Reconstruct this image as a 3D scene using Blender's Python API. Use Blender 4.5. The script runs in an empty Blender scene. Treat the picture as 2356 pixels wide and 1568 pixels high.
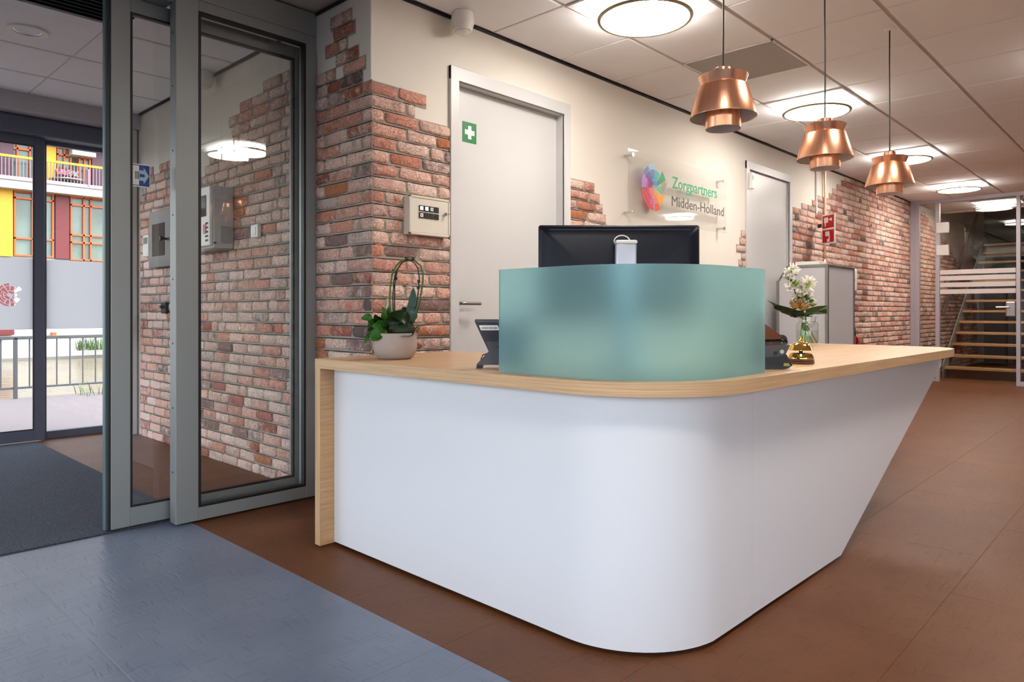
import bpy, bmesh, math, random
from mathutils import Vector, Matrix, Euler
scene = bpy.context.scene
COL = scene.collection
PI = math.pi
# ------------------------------------------------------------------ camera
cam = bpy.data.cameras.new('camera')
cam_o = bpy.data.objects.new('camera', cam); COL.objects.link(cam_o)
cam.sensor_width = 36.0; cam.lens = 1625 / 2356 * 36
cam.shift_y = -68 / 2356
cam.clip_start = .05; cam.clip_end = 300
cam_o.location = (0, 0, 1.0)
cam_o.rotation_euler = (PI / 2, 0, -math.atan2(.7258, .6879))
scene.camera = cam_o
# ------------------------------------------------------------------ world, exposure
world = bpy.data.worlds.new('world'); scene.world = world
world.use_nodes = True
wn = world.node_tree.nodes; wl = world.node_tree.links
wn.clear()
wo = wn.new('ShaderNodeOutputWorld'); wb = wn.new('ShaderNodeBackground'); ws = wn.new('ShaderNodeTexSky')
ws.sky_type = 'NISHITA'; ws.sun_disc = False; ws.sun_elevation = math.radians(48); ws.sun_rotation = math.radians(120)
ws.air_density = 1.0; ws.dust_density = 2.5; ws.ozone_density = 1.0
whs = wn.new('ShaderNodeHueSaturation'); whs.inputs['Saturation'].default_value = .36
wl.new(ws.outputs[0], whs.inputs['Color']); wl.new(whs.outputs[0], wb.inputs[0]); wl.new(wb.outputs[0], wo.inputs[0])
wb.inputs[1].default_value = .50
scene.view_settings.view_transform = 'Standard'
scene.view_settings.look = 'None'
scene.view_settings.gamma = 1.0
scene.view_settings.use_curve_mapping = False
scene.view_settings.exposure = 1.20
scene.cycles.transparent_max_bounces = 16
scene.cycles.use_light_tree = False
scene.cycles.adaptive_threshold = .03
scene.cycles.max_bounces = 5
scene.cycles.diffuse_bounces = 5
scene.cycles.glossy_bounces = 3
scene.cycles.transmission_bounces = 5
scene.cycles.caustics_reflective = False
scene.cycles.caustics_refractive = False
LAMP = 19.5
# ------------------------------------------------------------------ helpers
def lin(c):
    return tuple((x / 255 / 12.92 if x / 255 <= .04045 else ((x / 255 + .055) / 1.055) ** 2.4) for x in c)
MATS = {}
class NT:
    def __init__(s, name):
        s.m = bpy.data.materials.new(name); s.m.use_nodes = True
        s.t = s.m.node_tree; s.n = s.t.nodes; s.n.clear()
        s.out = s.n.new('ShaderNodeOutputMaterial'); MATS[name] = s.m
    def node(s, t, **k):
        n = s.n.new(t)
        for a, v in k.items():
            if a.startswith('i_'):
                key = a[2:].replace('_', ' ')
                n.inputs[key].default_value = v
            else: setattr(n, a, v)
        return n
    def link(s, a, b): s.t.links.new(a, b)
    def math(s, op, a, b=None, clamp=False):
        n = s.node('ShaderNodeMath', operation=op, use_clamp=clamp)
        for i, v in enumerate((a, b)):
            if v is None: continue
            if isinstance(v, (int, float)): n.inputs[i].default_value = v
            else: s.link(v, n.inputs[i])
        return n.outputs[0]
    def mix(s, f, a, b, blend='MIX'):
        n = s.node('ShaderNodeMix', data_type='RGBA', blend_type=blend)
        for i, v in ((0, f), (6, a), (7, b)):
            if isinstance(v, (int, float)): n.inputs[i].default_value = v
            elif isinstance(v, tuple): n.inputs[i].default_value = (*v[:3], 1)
            else: s.link(v, n.inputs[i])
        return n.outputs[2]
    def ramp(s, f, lo, hi):
        n = s.node('ShaderNodeMapRange'); n.inputs[1].default_value = lo; n.inputs[2].default_value = hi
        s.link(f, n.inputs[0]); return n.outputs[0]
    def coord(s, scale=(1, 1, 1), which='Object', rot=(0, 0, 0)):
        if which == 'Position': c = s.node('ShaderNodeNewGeometry').outputs['Position']
        else: c = s.node('ShaderNodeTexCoord').outputs[which]
        m = s.node('ShaderNodeMapping'); m.inputs['Scale'].default_value = scale; m.inputs['Rotation'].default_value = rot
        s.link(c, m.inputs[0]); return m.outputs[0]
    def noise(s, vec, scale, detail=3, rough=.55):
        n = s.node('ShaderNodeTexNoise'); n.inputs['Scale'].default_value = scale
        n.inputs['Detail'].default_value = detail; n.inputs['Roughness'].default_value = rough
        s.link(vec, n.inputs['Vector']); return n.outputs[0]
    def bsdf(s, **k):
        b = s.node('ShaderNodeBsdfPrincipled')
        for a, v in k.items(): 
            i = b.inputs[a.replace('_', ' ')]
            if isinstance(v, (int, float)): i.default_value = v
            elif isinstance(v, tuple): i.default_value = (*v[:3], 1) if len(i.default_value) == 4 else v
            else: s.link(v, i)
        s.link(b.outputs[0], s.out.inputs[0]); s.b = b
        return b
    def bump(s, h, strength, dist):
        n = s.node('ShaderNodeBump'); n.inputs['Strength'].default_value = strength; n.inputs['Distance'].default_value = dist
        s.link(h, n.inputs['Height']); s.link(n.outputs[0], s.b.inputs['Normal'])
def pm(name, c, rough=.5, metal=0, var=.06, scale=8, bump=0, bscale=None, bdist=.002, stretch=(1, 1, 1), which='Object', **k):
    """plain painted / moulded surface with slight procedural variation"""
    if name in MATS: return MATS[name]
    t = NT(name); a = lin(c)
    v = t.coord(stretch, which)
    f = t.noise(v, scale, 1)
    col = t.mix(f, tuple(x * (1 - var) for x in a), tuple(min(1, x * (1 + var)) for x in a))
    t.bsdf(Base_Color=col, Roughness=rough, Metallic=metal, **k)
    if bump:
        t.bump(t.noise(v, bscale or scale * 4, 2), bump, bdist)
    return t.m
class B:
    """collects shapes into one bmesh"""
    def __init__(s): s.bm = bmesh.new()
    def _add(s, verts, faces):
        vs = [s.bm.verts.new(v) for v in verts]
        out = []
        for f in faces:
            try: out.append(s.bm.faces.new([vs[i] for i in f]))
            except ValueError: pass
        return vs, out
    def box(s, x0, x1, y0, y1, z0, z1, bev=0, seg=1, M=None):
        bm = bmesh.new()
        bmesh.ops.create_cube(bm, size=1)
        for v in bm.verts:
            v.co = Vector(((x0 + x1) / 2 + v.co.x * (x1 - x0), (y0 + y1) / 2 + v.co.y * (y1 - y0), (z0 + z1) / 2 + v.co.z * (z1 - z0)))
        if bev: bmesh.ops.bevel(bm, geom=bm.edges[:], offset=bev, segments=seg, affect='EDGES', profile=.5)
        if M is not None: bmesh.ops.transform(bm, matrix=M, verts=bm.verts)
        s.merge(bm); return s
    def merge(s, bm):
        me = bpy.data.meshes.new('t'); bm.to_mesh(me); bm.free(); s.bm.from_mesh(me); bpy.data.meshes.remove(me)
    def lathe(s, prof, c=(0, 0, 0), seg=32, M=None, a0=0, a1=2 * PI):
        full = abs(a1 - a0 - 2 * PI) < 1e-6
        n = seg if full else seg + 1
        vs = []
        for r, z in prof:
            for i in range(n):
                a = a0 + (a1 - a0) * i / seg
                p = Vector((r * math.cos(a), r * math.sin(a), z))
                if M is not None: p = M @ p
                vs.append(p + Vector(c))
        fs = []
        for j in range(len(prof) - 1):
            for i in range(seg):
                k = (i + 1) % n
                fs.append((j * n + i, j * n + k, (j + 1) * n + k, (j + 1) * n + i))
        s._add(vs, fs)
        return s
    def cyl(s, p0, p1, r0, r1=None, seg=16, cap=True):
        r1 = r0 if r1 is None else r1
        p0 = Vector(p0); p1 = Vector(p1); d = (p1 - p0)
        q = d.to_track_quat('Z', 'Y').to_matrix()
        vs = []
        for p, r in ((p0, r0), (p1, r1)):
            for i in range(seg):
                a = 2 * PI * i / seg
                vs.append(p + q @ Vector((r * math.cos(a), r * math.sin(a), 0)))
        fs = [(i, (i + 1) % seg, seg + (i + 1) % seg, seg + i) for i in range(seg)]
        if cap: fs += [tuple(range(seg))[::-1], tuple(range(seg, 2 * seg))]
        s._add(vs, fs); return s
    def tube(s, path, r, seg=8, closed=False):
        path = [Vector(p) for p in path]; n = len(path)
        rs = r if isinstance(r, (list, tuple)) else [r] * n
        vs = []; up = Vector((.13, .21, .97))
        for i, p in enumerate(path):
            a = path[(i - 1) % n] if (closed or i) else p
            b = path[(i + 1) % n] if (closed or i < n - 1) else p
            t = (b - a).normalized()
            if abs(t.dot(up)) > .98: up = Vector((.9, .3, .1))
            u = t.cross(up).normalized(); w = t.cross(u)
            for k in range(seg):
                an = 2 * PI * k / seg
                vs.append(p + rs[i] * (math.cos(an) * u + math.sin(an) * w))
        fs = []
        for i in range(n if closed else n - 1):
            j = (i + 1) % n
            for k in range(seg):
                l = (k + 1) % seg
                fs.append((i * seg + k, i * seg + l, j * seg + l, j * seg + k))
        if not closed: fs += [tuple(range(seg)), tuple(range((n - 1) * seg, n * seg))[::-1]]
        s._add(vs, fs); return s
    def prism(s, poly, z0, z1, M=None):
        n = len(poly)
        vs = [Vector((x, y, z0)) for x, y in poly] + [Vector((x, y, z1)) for x, y in poly]
        if M is not None: vs = [M @ v for v in vs]
        fs = [tuple(range(n))[::-1], tuple(range(n, 2 * n))] + [(i, (i + 1) % n, n + (i + 1) % n, n + i) for i in range(n)]
        s._add(vs, fs); return s
    def sheet(s, line, off, z0, z1):
        """vertical curved wall: 2D line thickened by per-point offset line"""
        n = len(line)
        vs = [Vector((*p, z0)) for p in line] + [Vector((*p, z1)) for p in line] + [Vector((*p, z0)) for p in off] + [Vector((*p, z1)) for p in off]
        fs = []
        for i in range(n - 1):
            fs += [(i, i + 1, n + i + 1, n + i), (2 * n + i, 3 * n + i, 3 * n + i + 1, 2 * n + i + 1), (n + i, n + i + 1, 3 * n + i + 1, 3 * n + i), (i, 2 * n + i, 2 * n + i + 1, i + 1)]
        fs += [(0, n, 3 * n, 2 * n), (n - 1, 3 * n - 1, 4 * n - 1, 2 * n - 1)]
        s._add(vs, fs); return s
    def face(s, pts): s._add([Vector(p) for p in pts], [tuple(range(len(pts)))]); return s
    def mesh(s, name, mat, smooth=False, angle=35):
        bmesh.ops.recalc_face_normals(s.bm, faces=s.bm.faces)
        me = bpy.data.meshes.new(name); s.bm.to_mesh(me); s.bm.free()
        me.materials.append(mat)
        if smooth:
            for p in me.polygons: p.use_smooth = True
            try: me.set_sharp_from_angle(angle=math.radians(angle))
            except Exception: pass
        return me
    def obj(s, name, mat, parent=None, smooth=False, angle=35, local=False, label=None, kind=None):
        return link(name, s.mesh(name, mat, smooth, angle), parent, local, label, kind)
def link(name, me, parent=None, local=False, label=None, kind=None):
    o = bpy.data.objects.new(name, me); COL.objects.link(o)
    if parent is not None:
        o.parent = parent
        if not local: o.matrix_parent_inverse = parent_inv(parent)
    if label: o['label'] = label
    if kind: o['kind'] = kind
    return o
def chain(q):
    M = Matrix.Identity(4)
    while q is not None:
        L = Matrix.LocRotScale(q.location, q.rotation_euler, q.scale)
        M = (q.matrix_parent_inverse @ L if q.parent is not None else L) @ M
        q = q.parent
    return M
def parent_inv(p): return chain(p).inverted()
def tag(o, label, cat, group=None):
    o['label'] = label; o['category'] = cat
    if group: o['group'] = group
    return o
def thing(name, loc, label, cat, group=None, rz=0):
    o = bpy.data.objects.new(name, None); COL.objects.link(o)
    o.location = loc; o.rotation_euler = (0, 0, rz); o.empty_display_size = .05
    return tag(o, label, cat, group)
def struct(o, label=None):
    o['kind'] = 'structure'
    if label: o['label'] = label
    return o
def copy_tree(o, parent=None):
    c = o.copy(); COL.objects.link(c); c.parent = parent
    for ch in o.children: copy_tree(ch, c)
    return c
def text_mesh(s, size, name, mat, M, bold=0.0, width=None, ext=.0008, spacing=1.0):
    cu = bpy.data.curves.new(name, 'FONT'); cu.body = s; cu.size = size; cu.extrude = ext; cu.offset = bold; cu.resolution_u = 3; cu.space_character = spacing
    o = bpy.data.objects.new(name, cu); COL.objects.link(o)
    dg = bpy.context.evaluated_depsgraph_get(); dg.update()
    me = bpy.data.meshes.new_from_object(o.evaluated_get(dg))
    bpy.data.objects.remove(o); bpy.data.curves.remove(cu)
    xs = [v.co.x for v in me.vertices]
    k = width / (max(xs) - min(xs)) if width else 1
    x0 = min(xs)
    for v in me.vertices: v.co.x = (v.co.x - x0) * k
    me.transform(M); me.materials.clear(); me.materials.append(mat); me.name = name
    return me
# ------------------------------------------------------------------ materials
PLASTER = pm('plaster', (226, 220, 210), .75, var=.02, scale=3)
WHITEP = pm('white_paint', (201, 201, 201), .35, var=.015, scale=2)
WHITEL = pm('white_laminate', (224, 225, 229), .32, var=.012, scale=2)
WPLAS = pm('white_plastic', (232, 230, 224), .35, var=.02)
BLACK = pm('black_rubber', (14, 14, 15), .5, var=.1)
DARKP = pm('dark_plastic', (30, 32, 38), .35, var=.08, scale=20)
GREYP = pm('grey_plastic', (72, 72, 80), .4, var=.05, scale=20)
ALU = pm('grey_aluminium', (142, 146, 146), .42, .35, var=.03, stretch=(1, 1, .05), scale=30)
ALUD = pm('dark_blue_aluminium', (100, 106, 124), .45, .2, var=.03, scale=10)
ALUF = pm('far_aluminium', (176, 170, 178), .45, .2, var=.03, scale=10)
STEEL = pm('brushed_steel', (160, 158, 155), .3, .9, var=.05, stretch=(1, 1, 20), scale=30)
CHROME = pm('chrome', (215, 214, 212), .15, 1, var=.02)
SATIN = pm('satin_nickel', (150, 146, 140), .35, .9, var=.04)
BRASS = pm('polished_brass', (232, 190, 96), .12, 1, var=.04, scale=15)
TILEM = pm('ceiling_tile', (240, 241, 243), .85, var=.02, scale=5)
GRIDM = pm('ceiling_grid', (196, 188, 180), .6, var=.02)
MORTAR = pm('mortar', (156, 147, 136), .9, var=.2, scale=60, which='Position')
MIRR = pm('dark_glass', (18, 20, 26), .06, 0, var=.1)
t = NT('brick')
oi = t.node('ShaderNodeObjectInfo')
pos = t.coord((1, 1, 1), 'Position')
n1 = t.noise(pos, 21, 3, .62); n2 = t.noise(pos, 90, 2, .6); n3 = t.noise(pos, 9, 1)
wash = t.ramp(t.math('ADD', n1, t.math('MULTIPLY', t.math('SUBTRACT', oi.outputs['Random'], .5), .5)), .40, .64)
c1 = t.mix(t.ramp(n2, .3, .7), oi.outputs['Color'], (.16, .075, .05), 'MIX')
c1 = t.mix(.7, c1, oi.outputs['Color'])
cr = t.math('ABSOLUTE', t.math('SUBTRACT', t.noise(pos, 34, 2, .7), .5))
crease = t.math('SUBTRACT', 1.0, t.ramp(cr, .0, .055))
c2 = t.mix(t.math('MULTIPLY', wash, .62), c1, lin((230, 208, 196)))
c3 = t.mix(t.math('MULTIPLY', t.ramp(n3, .58, .75), .45), c2, lin((104, 84, 84)))
c3 = t.mix(t.math('MULTIPLY', crease, t.math('MULTIPLY', t.ramp(n1, .42, .58), .55)), c3, lin((112, 56, 44)))
t.bsdf(Base_Color=c3, Roughness=.85)
t.bump(t.math('SUBTRACT', t.math('ADD', n1, t.math('MULTIPLY', n2, .16)), t.math('MULTIPLY', crease, .22)), 1.0, .011)
BRICK = t.m
t = NT('brick_far')
at = t.node('ShaderNodeAttribute', attribute_name='bcol')
pos = t.coord((1, 1, 1), 'Position')
n1 = t.noise(pos, 21, 3, .62); n2 = t.noise(pos, 90, 2, .6)
c2 = t.mix(t.math('MULTIPLY', t.ramp(n1, .38, .60), .62), at.outputs['Color'], lin((222, 196, 184)))
t.bsdf(Base_Color=c2, Roughness=.85)
t.bump(t.math('ADD', n1, t.math('MULTIPLY', n2, .2)), .9, .010)
BRICKF = t.m
def oak(name, sc, c=(208, 170, 128)):
    t = NT(name)
    v = t.coord(sc, 'Position')
    f = t.noise(v, 1, 5, .62)
    f2 = t.noise(t.coord(tuple(x * .25 for x in sc), 'Position'), 1, 2)
    a = lin(c)
    col = t.mix(t.ramp(f, .35, .7), tuple(x * 1.12 for x in a), tuple(x * .68 for x in a))
    col = t.mix(t.math('MULTIPLY', f2, .35), col, tuple(x * .8 for x in a))
    t.bsdf(Base_Color=col, Roughness=.38)
    return t.m
OAKTOP = oak('oak_top', (2.2, 55, 55)); OAKEDGE = oak('oak_edge', (3.0, 3.0, 190)); OAKLEG = oak('oak_leg', (90, 90, 3)); OAKIN = oak('oak_inner', (5, 5, 95), (190, 148, 104))  # oak_inner: darker tone puts the inner face's shade into the colour
OAKTREAD = oak('oak_tread', (60, 2, 60), (196, 150, 96))
def lino(name, a, b, rough=.30, spec=.5, rel=.35):
    t = NT(name)
    p = t.coord((1, 1, 1), 'Position')
    w = t.noise(p, 3.2, 2, .6); fine = t.noise(p, 60, 1)
    # short embossed strokes in two crossing directions
    s1 = t.noise(t.coord((9, 75, 9), 'Position', (0, 0, .35)), 1, 1, .5)
    s2 = t.noise(t.coord((75, 10, 9), 'Position', (0, 0, .1)), 1, 1, .5)
    st = t.math('MAXIMUM', t.ramp(s1, .60, .70), t.ramp(s2, .60, .70))
    col = t.mix(t.ramp(w, .3, .7), lin(a), lin(b))
    col = t.mix(t.math('MULTIPLY', st, .22), col, tuple(x * .45 for x in lin(a)))
    t.bsdf(Base_Color=col, Roughness=t.math('ADD', t.math('MULTIPLY', fine, .12), rough))
    t.b.inputs['Specular IOR Level'].default_value = spec
    t.bump(t.math('ADD', t.math('MULTIPLY', st, -1.0), t.math('MULTIPLY', fine, .1)), rel, .0016)
    return t.m
LINOB = lino('lino_brown', (100, 60, 34), (110, 68, 40), .40, .22, .3)
LINOG = lino('lino_grey', (104, 114, 132), (116, 126, 142), .3, .55, .3)
def thin_glass(name, tint, refl=1.0):
    t = NT(name)
    lw = t.node('ShaderNodeLayerWeight'); lw.inputs[0].default_value = .5
    f = t.math('POWER', lw.outputs['Facing'], 5.0)
    f = t.math('ADD', t.math('MULTIPLY', f, .95 * refl), .065 * refl, True)
    f = t.math('MULTIPLY', f, t.math('SUBTRACT', 1.0, t.node('ShaderNodeNewGeometry').outputs['Backfacing']))   # one reflection per pane
    tr = t.node('ShaderNodeBsdfTransparent'); tr.inputs[0].default_value = (*tint, 1)
    gl = t.node('ShaderNodeBsdfGlossy'); gl.inputs['Roughness'].default_value = .01
    nn = t.noise(t.coord((1, 1, 1)), 2.0, 1)
    gl.inputs['Color'].default_value = (1, 1, 1, 1)
    mx = t.node('ShaderNodeMixShader')
    t.link(f, mx.inputs[0]); t.link(tr.outputs[0], mx.inputs[1]); t.link(gl.outputs[0], mx.inputs[2])
    t.link(mx.outputs[0], t.out.inputs[0])
    return t.m
GLASS = thin_glass('clear_glass', (.978, .988, .984))
GLASSF = thin_glass('tinted_glass', (.92, .92, .90))
ACRYL = thin_glass('acrylic', (.992, .995, .992))
t = NT('frosted_green_glass')
f = t.noise(t.coord((1, 1, 1)), 400, 2)
t.bsdf(Base_Color=t.mix(f, (.50, .92, .95), (.54, .95, .98)), Roughness=.60, Transmission_Weight=.84, IOR=1.25)
FROST = t.m
t = NT('frosted_film')
tl_ = t.node('ShaderNodeBsdfTranslucent'); df = t.node('ShaderNodeBsdfDiffuse'); mx = t.node('ShaderNodeMixShader'); mx.inputs[0].default_value = .12
nn = t.noise(t.coord((1, 1, 1)), 60, 2)
t.link(t.mix(nn, (.70, .70, .71), (.73, .73, .74)), tl_.inputs[0]); df.inputs[0].default_value = (.8, .8, .82, 1)
t.link(tl_.outputs[0], mx.inputs[1]); t.link(df.outputs[0], mx.inputs[2]); t.link(mx.outputs[0], t.out.inputs[0])
FILM = t.m
t = NT('lamp_diffuser')
nn = t.noise(t.coord((1, 1, 1)), 30, 2)
em = t.node('ShaderNodeEmission'); em.inputs[1].default_value = LAMP
t.link(t.mix(nn, (1.0, .91, .82), (1.0, .93, .85)), em.inputs[0]); t.link(em.outputs[0], t.out.inputs[0])
DIFFUSER = t.m
t = NT('brushed_copper')
tc = t.node('ShaderNodeTexCoord')
sp = t.node('ShaderNodeSeparateXYZ'); t.link(tc.outputs['Object'], sp.inputs[0])
an = t.math('ARCTAN2', sp.outputs[0], sp.outputs[1])
cb = t.node('ShaderNodeCombineXYZ'); t.link(an, cb.inputs[0])
f = t.noise(cb.outputs[0], 2.2, 4, .7)
t.bsdf(Base_Color=t.mix(f, lin((236, 164, 128)), lin((250, 190, 152))), Metallic=1.0, Roughness=t.math('ADD', t.math('MULTIPLY', f, .16), .2))
COPPER = t.m
t = NT('mat_carpet')
p = t.coord((1, 1, 1), 'Position')
n1 = t.noise(p, 150, 2, .8); n2 = t.noise(p, 3, 2)
col = t.mix(t.ramp(n1, .3, .72), lin((24, 28, 36)), lin((96, 104, 118)))
t.bsdf(Base_Color=t.mix(t.math('MULTIPLY', n2, .2), col, lin((40, 44, 52))), Roughness=.95)
t.bump(n1, 1.0, .006)
MATC = t.m
# ------------------------------------------------------------------ key dimensions (metres)
H = 2.6          # ceiling
YW = 2.89        # back wall
XP = 2.04        # brick pier side face
YG = 3.38        # inner entrance front
XV = 2.09        # vestibule side wall
YO = 6.42        # outer entrance
XF = 11.5        # far glass partition
XL = -2.5        # window side behind the camera
YB = -3.2        # rear side
# ------------------------------------------------------------------ floor with tiles
fl = struct(B().box(XL, 17.2, YB, YW + .1, -.12, -.0011).box(XL, XV + .1, YW + .1, 6.6, -.12, -.0011).obj('floor', LINOB), 'reddish brown linoleum floor with a grey strip by the entrance')
def tile_mesh(w, d, mat, name='floor_tile'):
    b = B(); e = .0003; i = .0013
    b._add([(0 + e, e, -.0012), (w - e, e, -.0012), (w - e, d - e, -.0012), (e, d - e, -.0012), (i, i, 0), (w - i, i, 0), (w - i, d - i, 0), (i, d - i, 0)],
           [(0, 1, 5, 4), (1, 2, 6, 5), (2, 3, 7, 6), (3, 0, 4, 7), (4, 5, 6, 7)])
    return b.mesh(name, mat)
TM = {}
def floor_tile(x0, x1, y0, y1, mat):
    k = (round(x1 - x0, 3), round(y1 - y0, 3), mat.name)
    if k not in TM: TM[k] = tile_mesh(x1 - x0, y1 - y0, mat)
    o = link('floor_tile', TM[k], fl); o.location = (x0, y0, 0)
ys = [1.605 + .505 * i for i in range(-9, 4)]
YE = 3.503
for j, y in enumerate(ys):
    y1 = min(y + .505, YE)
    if y1 - y < .02: continue
    if y1 > YE - .01: y1 = YE
    for xa, xb in ((XL, -1.33), (-1.33, -.325), (-.325, .68), (.68, 1.385)): floor_tile(xa, xb, y, y1, LINOG)
    xs = 1.385 + (.0 if j % 2 else .5)
    edges = [1.385] + [v for v in [xs + .505 * 2 * i for i in range(0, 12)] if v > 1.4]
    lim = YW if y + .505 > YW else 9
    for a, b_ in zip(edges, edges[1:]):
        b_ = min(b_, XF + .0)
        if b_ - a < .05: continue
        yy = y1
        if a >= XP and y1 > YW: yy = YW
        if a < XP < b_ and y1 > YW:
            floor_tile(a, XP, y, y1, LINOB); a = XP; yy = YW
        if yy - y > .02: floor_tile(a, b_, y, yy, LINOB)
for y0, y1 in ((YE, 3.98), (3.98, 4.485), (4.485, 4.99), (4.99, 5.495), (5.495, 6.0), (6.0, YO + .1)):
    floor_tile(1.40, XV, y0, y1, LINOB)
    floor_tile(XL, 1.40, y0, y1, LINOB)
mat_o = tag(B().box(-1.1, 1.42, 3.505, 6.35, 0, .008, .003).obj('entrance_mat', MATC), 'dark blue-grey entrance mat covering the vestibule floor', 'mat')
# ------------------------------------------------------------------ walls
DX0, DX1 = 2.60, 3.535      # opening door 1
EX0, EX1 = 6.19, 7.13       # opening door 2
DZ = 2.30
wall_back = struct(B().box(XP + .003, DX0, YW, YW + .2, 0, H + .1).box(DX1, EX0, YW, YW + .2, 0, H + .1).box(EX1, 17, YW, YW + .2, 0, 4.2)
    .box(DX0, DX1, YW, YW + .2, DZ, H + .1).box(EX0, EX1, YW, YW + .2, 2.33, H + .1).obj('wall_back', PLASTER), 'cream plaster back wall with ragged exposed brick patches')
wall_pier = struct(B().box(XP, XP + .5, YW + .002, YG - .002, 0, H + .1).obj('wall_pier', PLASTER), 'plaster pier with old brick beside the entrance')
wall_vest = struct(B().box(XV, XV + .2, YG, 6.6, 0, H + .1).obj('wall_vestibule', PLASTER), 'vestibule side wall of old brick under plaster')
struct(B().box(XL - .2, -1.2, YG, YG + .2, 0, H + .1).obj('wall_entrance', PLASTER))
b = B().box(-1.3, -1.1, YG + .2, 6.6, 0, .12).box(-1.3, -1.1, YG + .2, 6.6, 2.5, H + .1)
for y in (YG + .2, 4.5, 5.5, 6.5): b.box(-1.25, -1.17, y, y + .08, .12, 2.5)
struct(b.obj('window_4', ALUD))  # unseen glazed side, added to let daylight onto the vestibule brick
# window side behind the camera: posts, sill, header (daylight comes in here)
b = B().box(XL - .2, XL, YB, YG, 0, .45).box(XL - .2, XL, YB, YG, 2.3, H + .1)
for y in (YB, -1.6, 0.0, 1.6, YG - .12): b.box(XL - .15, XL - .05, y, y + .1, .45, 2.3)
struct(b.obj('window_1', ALUD))
b = B().box(XL, 1.8, YB - .2, YB, 0, .6).box(XL, 1.8, YB - .2, YB, 2.4, H + .1)
for x in (XL, -1.1, .3, 1.7): b.box(x, x + .1, YB - .15, YB - .05, .6, 2.4)
struct(b.obj('window_2', ALUD))
struct(B().box(1.8, 17.2, YB - .2, YB, 0, H + .1).obj('wall_rear', PLASTER))
# ------------------------------------------------------------------ bricks
PAL = [((206, 146, 126), 24), ((214, 166, 148), 26), ((196, 130, 106), 13), ((222, 188, 172), 20), ((158, 88, 68), 6), ((178, 112, 74), 7), ((140, 114, 108), 6), ((104, 88, 84), 5), ((170, 106, 96), 6)]
PALW = [w for c, w in PAL]; PALV = [22, 34, 8, 34, 3, 4, 6, 3, 5]; PALC = [lin(c) for c, w in PAL]  # PALV: vestibule bricks picked paler to stand in for missing daylight
P = .067; BH = .055; JT = .012
def brick_mesh(L, seed):
    r = random.Random(seed)
    hw, hh = L / 2, BH / 2
    c = .011
    pts = [(-hw + c, -hh), (0, -hh), (hw - c, -hh), (hw, -hh + c), (hw, hh - c), (hw - c, hh), (0, hh), (-hw + c, hh), (-hw, hh - c), (-hw, -hh + c)]
    pts = [(x + r.uniform(-.0045, .0045), z + r.uniform(-.0042, .0038)) for x, z in pts]
    n = len(pts); vs = []
    for x, z in pts: vs.append((x, .004, z))
    for x, z in pts: vs.append((x, -.006 + r.uniform(-.0015, .0015), z))
    for x, z in pts:
        k = 1 - .007 / math.hypot(x, z)
        vs.append((x * (1 - .006 / hw), -.0115 + r.uniform(-.002, .002), z * (1 - .006 / hh)))
    vs.append((r.uniform(-.02, .02), -.0125 + r.uniform(-.0015, .0015), r.uniform(-.005, .005)))
    fs = []
    for a in (0, n):
        for i in range(n):
            j = (i + 1) % n; fs.append((a + i, a + j, a + n + j, a + n + i))
    fs += [(2 * n + i, 2 * n + (i + 1) % n, 3 * n) for i in range(n)]
    return vs, fs
BL = [.2, .15, .095, .055]
BDATA = {L: [brick_mesh(L, 100 * i + k) for k in range(7)] for i, L in enumerate(BL)}
BMESH = {}
for L in BL:
    BMESH[L] = []
    for vs, fs in BDATA[L]:
        me = bpy.data.meshes.new('brick'); me.from_pydata(vs, [], fs); me.materials.append(BRICK)
        for p in me.polygons: p.use_smooth = len(p.vertices) == 4 or True
        BMESH[L].append(me)
def lay(k, spans, seed):
    """brick centres and lengths along one course for a list of (u0,u1) spans"""
    r = random.Random(seed * 1000 + k); out = []
    for u0, u1 in spans:
        u = u0; first = True
        while u < u1 - .02:
            L = .2 * r.uniform(.93, 1.04)
            if r.random() < .13: L = .1 * r.uniform(.9, 1.1)
            if first:
                L = (.2, .1, .15, .07)[(k * 2 + r.randrange(2)) % 4] * r.uniform(.95, 1.05); first = False
            if u + L > u1 - .045: L = u1 - u
            if L > .24: L = .5 * L - JT / 2
            L = min(L, u1 - u)
            out.append((u + L / 2, L, k)); u += L + JT
    return out
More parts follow.
